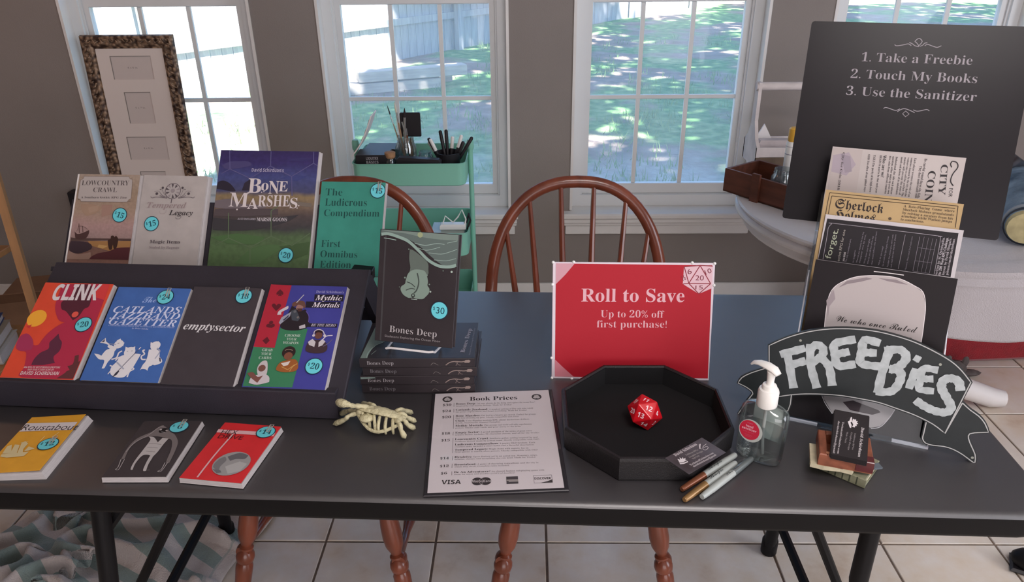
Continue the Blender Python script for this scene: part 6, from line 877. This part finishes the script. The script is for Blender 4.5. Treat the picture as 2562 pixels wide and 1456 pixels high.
# ------------------------------------------------------------------ hand sanitizer
sm_ = T(.386, 1.018, .7405) @ Rz(-math.radians(36)); hs = thing('sanitizer_bottle', 'clear pump bottle of hand sanitizer with a round red label', 'bottle', sm_)
def ov(a, b, z, n=36, e=2.6):
    r_ = []
    for k in range(n): t_ = 2*PI*k/n; c_, s_ = math.cos(t_), math.sin(t_); r_.append((a*math.copysign(abs(c_)**(2/e), c_), b*math.copysign(abs(s_)**(2/e), s_), z))
    return r_
def loft(rings, cap=True):
    b = MB(); n = len(rings[0]); vs = [v for r_ in rings for v in r_]; fs = []
    for l in range(len(rings)-1):
        for i in range(n): j = (i+1) % n; fs.append((l*n+i, l*n+j, (l+1)*n+j, (l+1)*n+i))
    if cap: fs += [tuple(range(n))[::-1], tuple(range((len(rings)-1)*n, len(rings)*n))]
    return b.add(vs, fs)
loft([ov(.030, .017, 0), ov(.036, .020, .002), ov(.0375, .0215, .008), ov(.0385, .022, .05), ov(.0385, .022, .088), ov(.037, .021, .094), ov(.030, .018, .100), ov(.018, .0145, .104), ov(.013, .0125, .107, e=2)]).build('bottle_body', glass_mat('pet_plastic', (.90, .92, .92), gloss=.07, haze=.03), hs, smooth=True, angle=1)
loft([ov(.029, .016, .003), ov(.0355, .0195, .010), ov(.0365, .0200, .05), ov(.0365, .0200, .060)]).build('sanitizer_gel', glass_mat('gel', (.82, .85, .85), gloss=.04, haze=.10), hs, smooth=True, angle=1)
pw = mat('pump_white', 'd2d0cc', .35, k=1.25)
MB().lathe([(.0158, .103), (.0165, .105), (.0165, .130), (.0150, .134), (.0115, .135), (.0115, .140), (.0105, .142), (.006, .143), (.0058, .150), (.0068, .162), (.0075, .166), (.006, .168)], 24).build('pump_collar', pw, hs, smooth=True, angle=.7)
nz_ = MB().tube([(.012, -.004, .166), (.004, -.001, .171), (-.008, .002, .173), (-.022, .006, .172), (-.032, .009, .168), (-.036, .010, .163)], [.006, .0085, .0085, .0068, .005, .0032], 14, flat=.6); nz_.build('pump_nozzle', pw, hs, smooth=True)
MB().tube([(0, 0, .104), (.001, 0, .05), (.006, 0, .008)], .0028, 10).build('dip_tube', mat('dip_tube', 'b8bcb8', .3, alpha=.7), hs, smooth=True)
def curve_print(items, parent, nm, m, y0=-.0226):
    pass
lb_ = thing if False else None
b = MB(); n = 40; b.add([(-.012+.0195*math.cos(2*PI*i/n), -.0228, .060+.0215*math.sin(2*PI*i/n)) for i in range(n)], [tuple(range(n))]); b.build('label_backing', mat('label_grey', 'a4a8a4', .4, k=1.2), hs)
b = MB(); b.add([(-.014+.0165*math.cos(2*PI*i/n), -.0231, .061+.0185*math.sin(2*PI*i/n)) for i in range(n)], [tuple(range(n))]); b.build('round_label', mat('label_red', 'a81c34', .4, k=1.3), hs)
p = Print(0); p.text('d0a4b0', 'ssb', 'hand', (-.0205, .066), (-.0085, .066), .0042, 3); p.text('d0a4b0', 'ssb', 'sanitizer', (-.0265, .0605), (-.0025, .0605), .0042, 3); p.text('b86a80', 'sans', 'instant', (-.019, .0735), (-.010, .0735), .0022, 2)
p.text('b86a80', 'sans', 'kills germs', (-.0235, .0565), (-.006, .0565), .0014, 1); p.text('b86a80', 'sans', 'moisturizing', (-.0205, .051), (-.0085, .051), .0014, 1); p.text('b86a80', 'sans', 'vitamin e', (-.0195, .0485), (-.0095, .0485), .0014, 1)
for d in (p.t,):
    for q in d.values(): q.v = [(x, -.0233-z, y) for x, y, z in q.v]
p.build(hs)
b = MB().box((-.024, .0195, .025), (.028, .0215, .09), ch=.0008); b.build('rear_label', mat('rear_label', 'a4b0ac', .5, k=1.15), hs)
# ------------------------------------------------------------------ FREEBIES ribbon sign
chalk = mat('chalkboard', '1d2426', .55, k=.75, noise=(60, .12)); SU, SV, SN = (.93106, -.36488, 0), (.07586, .19358, .97815), (-.3569, -.91071, .20791)
fs_ = thing('freebies_sign', 'black ribbon-shaped chalkboard sign painted FREEBIES in pale grey', 'sign', axes((.382, 1.141, .7405), SU, SV, SN))
def grow(pts, d):
    n = len(pts); a = sum(pts[i][0]*pts[(i+1) % n][1]-pts[(i+1) % n][0]*pts[i][1] for i in range(n)); s_ = 1 if a > 0 else -1; r_ = []
    for i in range(n):
        p_, q_, w_ = Vector(pts[i-1]), Vector(pts[i]), Vector(pts[(i+1) % n]); e1 = (q_-p_).normalized(); e2 = (w_-q_).normalized(); nn = Vector((e1.y+e2.y, -e1.x-e2.x))
        if nn.length < .2: nn = Vector((e1.y, -e1.x))
        r_.append(tuple(q_+nn.normalized()*d*s_))
    return r_
def smoothp(P, k=3):
    P = [Vector(p) for p in P]; Q = []
    for i in range(len(P)-1):
        p0, p1, p2, p3 = P[max(i-1, 0)], P[i], P[i+1], P[min(i+2, len(P)-1)]
        for j in range(k): t = j/k; Q.append(tuple(.5*((2*p1)+(p2-p0)*t+(2*p0-5*p1+4*p2-p3)*t*t+(3*p1-p0-3*p2+p3)*t**3)))
    Q.append(tuple(P[-1])); return Q
top_ = SG['top']; bot_ = SG['bot']; tR = SG['tailR']; tL = SG['tailL']
band = smoothp(top_)+smoothp(bot_[:-1])+[bot_[-1]]
rt_ = smoothp(tR[:5], 2)+smoothp(tR[5:], 2)[0:]; lt_ = smoothp(tL[:5], 2)+smoothp(tL[5:8], 2)+tL[8:]
MB().prism(grow(band, .0026), -.006, 0).build('ribbon_band', chalk, fs_)
MB().prism(grow(rt_+[(.315, .06)], .0026), -.0058, -.0004).build('ribbon_tail', chalk, fs_)
MB().prism(grow(lt_, .0026), -.0058, -.0004).build('ribbon_tail', chalk, fs_)
wl = 'a6a6a6'; p = Print(.0003)
for L_ in (rt_, lt_): p.stroke(wl, .0017, L_, raw=True)
p.stroke(wl, .0017, band+[band[0]], raw=True); p.stroke(wl, .0017, [(.3436, .098), (.3292, .0403)], raw=True)
for h_ in ((.0847, .1564), (.3004, .156), (.3755, .008)): p.disc('8e9088', h_, .0022)
p.build(fs_, 'border_line')
pb = MB(); zz_ = .0006
def brushstroke(pts, w_):
    global zz_
    zz_ += .00004; Q = [Vector(q) for q in smoothp(pts, 5)] if len(pts) > 2 else [Vector(pts[0]).lerp(Vector(pts[1]), i/6) for i in range(7)]; m = len(Q); vs = []
    for i in range(m):
        d = (Q[min(i+1, m-1)]-Q[max(i-1, 0)]).normalized(); n = Vector((-d.y, d.x))*w_*.5*(1+.10*math.sin(i*2.1+pts[0][0]*300)); c_ = Q[i]
        if i == 0: c_ = c_-d*w_*.28
        if i == m-1: c_ = c_+d*w_*.28
        vs += [(*(c_-n), zz_), (*(c_+n), zz_)]
    pb.add(vs, [(2*i, 2*i+2, 2*i+3, 2*i+1) for i in range(m-1)])
for k, s_ in enumerate(SG['S']): brushstroke(s_, .0138 if k not in (13, 14) else .0125 if k == 13 else .011) if k not in (15, 16) else brushstroke(s_, .0118)
pb.build('painted_letters', mat('chalk_paint', '9aa0a2', .7, k=1.3, noise=(70, .14)), fs_)
# ------------------------------------------------------------------ clear four-tier leaflet holder, leaflets, poster
_P = BOOK['t1'][0]; HM = T(_P[0]+.002, _P[1]+.006, .7405) @ Rz(-math.radians(22)); HI = HM.inverted(); lh = thing('leaflet_holder', 'clear acrylic four-tier holder full of free leaflets', 'holder', HM); acr = glass_mat('acrylic', (.92, .94, .95), gloss=.01, fres=.22); edg = mat('acrylic_edge', 'b8b8c0', .25, k=1.35)
MB().box((-.006, -.012, 0), (.226, .30, .0035)).build('base_plate', acr, lh)
for k in ('t1', 't2', 't3', 't4'):
    P_ = Vector(BOOK[k][0]); l = HI @ P_; lv = (HI.to_3x3() @ Vector(BOOK[k][2])); ln = (HI.to_3x3() @ Vector(BOOK[k][3])); M = axes(l, HI.to_3x3() @ Vector(BOOK[k][1]), lv, ln)
    MB().box((-.005, -.006, .012), (.221, .075 if k == 't1' else .06, .0145), M=M).build('pocket_front', acr, lh); MB().box((-.005, -.006, -.014), (.221, .16, -.0115), M=M).build('pocket_back', acr, lh); MB().box((-.005, -.009, -.014), (.221, -.006, .0145), M=M).build('pocket_floor', acr, lh)
MB().box((-.006, -.0165, 0), (.050, -.012, .0045)).build('front_lip', edg, lh); MB().box((.170, -.0165, 0), (.226, -.012, .0045)).build('front_lip', edg, lh)
sd_ = [(-.012, 0), (.27, 0), (.29, .33), (.262, .33), (.165, .24), (.16, .22), (.115, .20), (.06, .155), (.02, .10)]
for x in (-.0085, .2235): MB().prism([(y, z) for y, z in sd_], x, x+.003, Matrix(((0, 0, 1, 0), (1, 0, 0, 0), (0, 1, 0, 0), (0, 0, 0, 1)))).build('side_panel', acr, lh)
for x in (-.0085, .2235):
    MB().tube([(x+.0015, -.012, .004), (x+.0015, .02, .10), (x+.0015, .06, .155), (x+.0015, .115, .20), (x+.0015, .16, .22)], .0013, 6).build('side_edge', edg, lh)
MB().box((-.0085, .262, .262), (.2265, .266, .34)).build('back_panel', acr, lh)
for a, b in (((.565, 1.445, 1.05), (.60, 1.43, .98)), ((.76, 1.37, 1.05), (.745, 1.36, .98))): MB().tube([tuple(HI @ Vector(a)), tuple(HI @ Vector(b))], .005, 8).build('poster_arm', acr, lh)
lf = [('t4', 'whitish leaflet with large sideways text on the top tier of the holder', 'aca4a2', .0035), ('t3', 'tan leaflet with blackletter heading on the second tier from the top', 'a48c66', .004), ('t2', 'white-edged black leaflet with a small grid on the third tier', 'b2adb0', .006), ('t1', 'black leaflet with a pale tombstone shape on the front tier', '221d20', .003)]
for k, lb, c, t in lf:
    M, w_, h_ = fr_axes(k); r = thing('leaflet', lb, 'leaflet', M, 'leaflets in the acrylic holder'); MB().box((0, 0, -t), (w_, h_, 0)).build('sheets', mat('leaf_'+c, c, .45, k=KA*(.7 if k == 't1' else 1), spec=.2, noise=(9, .08) if k != 't1' else None), r); p = Print(.0002); p.run(ART[k]); p.build(r)
M, w_, h_ = fr_axes('poster'); po = thing('rules_poster', 'large black foam poster listing Take a Freebie, Touch My Books, Use the Sanitizer', 'poster', M)
MB().prism([(x+w_/2, y+h_/2) for x, y in rrect(w_/2, h_/2, .006, 4)], -.004, 0).build('board', mat('poster_black', '2a262b', .30, k=.55, spec=.22, noise=(5, .1)), po); p = Print(.0003); p.run(ART['poster']); p.build(po)
# ------------------------------------------------------------------ miniature book card stand with cards
gb = mat('mossy_cover', '6a6a50', .7, k=1.1, noise=(40, .3), hex2='7c7c66'); brn = mat('brown_leather', '7c4834', .5, k=1.15, noise=(50, .3)); crm = mat('cream_pages', 'aca48c', .8, k=1.3, noise=(80, .12))
cs = thing('card_stand', 'small sculpted stack of green and brown books holding business cards', 'card stand', T(.50, .975, .7405)); CI = cs.matrix_world.inverted()
G = CI @ T(.464, .995, .7405) @ Rz(-math.radians(41)); MB().box((0, 0, 0), (.087, .062, .003), M=G, ch=.001).box((0, 0, .015), (.087, .062, .018), M=G, ch=.001).box((-.001, -.0015, 0), (.088, .002, .018), M=G, ch=.002).build('green_book_cover', gb, cs); MB().box((.002, .002, .003), (.085, .060, .015), M=G).build('green_book_pages', crm, cs)
for k in range(7): MB().box((.008+k*.011, -.0022, .001), (.0095+k*.011, -.001, .017), M=G).build('spine_band', mat('dark_moss', '3c4030', .8), cs)
G = CI @ T(.452, .968, .7590) @ Rz(-math.radians(15)); MB().prism([(0, 0), (.02, -.003), (.045, -.001), (.062, -.004), (.066, .004), (.062, .05), (.002, .055)], 0, .007, G).build('cream_book', crm, cs)
G = CI @ T(.462, .965, .7665) @ Rz(-math.radians(17)); b = MB(); b.box((0, 0, 0), (.012, .068, .021), M=G, ch=.0015); b.box((.068, 0, 0), (.080, .068, .021), M=G, ch=.0015); b.box((.012, 0, 0), (.068, .010, .021), M=G, ch=.001); b.box((.012, .058, 0), (.068, .068, .021), M=G, ch=.001); b.box((.0, 0, -.001), (.08, .068, .002), M=G); b.build('brown_book', brn, cs)
MB().box((.055, -.0012, .001), (.0805, .016, .0213), M=G, ch=.001).build('wax_seal_wrap', mat('dark_red_wax', '4c1418', .3, k=1.2, coat=.4), cs)
MB().box((.010, .003, .0212), (.062, .0085, .0216), M=G).build('page_edge_strip', mat('light_brown', '9a6a50', .6, k=1.1), cs)
MB().prism([(0, 0), (.014, .002), (.012, .014), (-.004, .01)], 0, .003, CI @ T(.552, .962, .758)).build('grey_ribbon', mat('slate_ribbon', '5c646c', .7), cs)
P_, u, v, n, w_, h_ = BOOK['biz']; sc_ = 1.0146; M = axes((P_[0]*sc_, P_[1]*sc_, .7930), u, v, n); cb_ = mat('card_black', '242022', .35, k=1.15)
for i in range(8):
    Mi = M @ T(.0012*math.sin(i*2.1) if i else 0, -.0004*i, -.0011*i); r = thing('business_card', 'frontmost black business card in the miniature book stand' if i == 0 else 'black business card stacked behind the front card in the book stand', 'card', Mi, 'cards in the book stand'); MB().box((0, 0, -.0009), (w_*sc_, h_*sc_, 0)).build('card', cb_, r)
    if i == 0:
        p = Print(.0001); p.run(ART['biz'])
        for d in (p.m, p.t):
            for q in d.values(): q.v = [(x*sc_, y*sc_, z) for x, y, z in q.v]
        p.build(r)
# ------------------------------------------------------------------ plastic skeleton creature
bonem = mat('bone_plastic', 'a69f80', .5, k=1.35, noise=(60, .16), bump=(180, .4)); ck = thing('toy_skeleton', 'cream plastic skeleton toy with ribbed shell, long neck and splayed legs', 'toy', T(-.262, 1.094, .741)); KI = ck.matrix_world.inverted()
def kw(ps): return [tuple(KI @ Vector(q)) for q in ps]
for L_ in (((-.303, 1.108, .767), (-.312, 1.108, .768), (-.325, 1.116, .762), (-.344, 1.131, .744)), ((-.303, 1.106, .765), (-.316, 1.0934, .768), (-.3255, 1.0922, .760), (-.3489, 1.1004, .744)), ((-.272, 1.112, .773), (-.281, 1.1176, .776), (-.292, 1.1335, .765), (-.3099, 1.165, .745)), ((-.236, 1.1019, .768), (-.2275, 1.1011, .776), (-.2211, 1.115, .764), (-.2101, 1.1341, .745)), ((-.232, 1.0957, .767), (-.2216, 1.0911, .775), (-.2133, 1.0961, .762), (-.2006, 1.1081, .745)), ((-.228, 1.0866, .768), (-.216, 1.0788, .769), (-.2099, 1.0778, .760), (-.1993, 1.0871, .745)), ((-.234, 1.083, .768), (-.223, 1.0687, .770), (-.2196, 1.063, .758), (-.213, 1.0605, .744))):
    P_ = smoothp(kw(L_), 6); m = len(P_); MB().tube(P_, [.0030+.0014*abs(math.sin(i*PI/6))+(.0008 if i > m*.6 else 0) if i < m-2 else (.0026 if i == m-2 else .0012) for i in range(m)], 9).build('leg', bonem, ck, smooth=True)
nk = smoothp(kw(((-.272, 1.100, .778), (-.2914, 1.0992, .784), (-.3065, 1.0932, .789), (-.3159, 1.0922, .793), (-.3276, 1.096, .793), (-.3352, 1.1046, .789))), 5); m = len(nk)
MB().tube(nk, [.0045+.0006*math.sin(i*1.9)+(.0032*math.sin(PI*min(1, max(0, (i-m*.52)/(m*.48)))) if i > m*.52 else 0) for i in range(m)], 10).build('head_and_neck', bonem, ck, smooth=True)
A_, B2 = Vector(KI @ Vector((-.300, 1.104, .778))), Vector(KI @ Vector((-.222, 1.084, .772))); ax = (B2-A_).normalized(); sdv = Vector((0, 0, 1)).cross(ax).normalized()
MB().tube([tuple(A_.lerp(B2, t)+Vector((0, 0, .003*math.sin(PI*t)))) for t in [i/14 for i in range(15)]], [.005+.006*math.sin(PI*i/14)**.6+.0006*math.sin(i*2.4) for i in range(15)], 12, flat=.45).build('spine_plate', bonem, ck, smooth=True)
for k in range(6):
    t = .08+.15*k; c_ = A_.lerp(B2, t); bu = math.sin(PI*(t*.85+.08)); pts = [tuple(c_-sdv*(.004+.021*bu*math.sin(a)) + Vector((0, 0, -.003-.026*(1-math.cos(a))/1.6))+ax*.010*math.sin(a)*(1 if t < .5 else .4)) for a in [i*PI/10*1.1 for i in range(7)]]
    MB().tube(pts, [.0026, .0028, .003, .003, .0028, .0026, .002], 8).build('rib', bonem, ck, smooth=True)
    pts = [(2*c_.x-x+0*z, y, z) for x, y, z in []]
    pts = [tuple(c_+sdv*(.004+.014*bu*math.sin(a)) + Vector((0, 0, -.003-.026*(1-math.cos(a))/1.6))) for a in [i*PI/10*1.1 for i in range(7)]]
    MB().tube(pts, .0024, 8).build('rib', bonem, ck, smooth=True)
ru = [tuple(A_.lerp(B2, t)-sdv*(.006+.021*math.sin(PI*t))+Vector((0, 0, -.010-.012*math.sin(PI*t)))) for t in [i/12 for i in range(13)]]
MB().tube(ru, .0032, 8).build('shell_rim', bonem, ck, smooth=True)
bl = MB(); bl.ball(tuple(A_.lerp(B2, .25)-sdv*.012+Vector((0, 0, -.009))), (.014, .012, .007), 12); bl.ball(tuple(A_.lerp(B2, .05)+Vector((0, 0, -.006))), (.010, .010, .008), 12); bl.ball(tuple(A_.lerp(B2, .95)+Vector((0, 0, -.003))), (.013, .010, .006), 12); bl.build('shell_plate', bonem, ck, smooth=True)
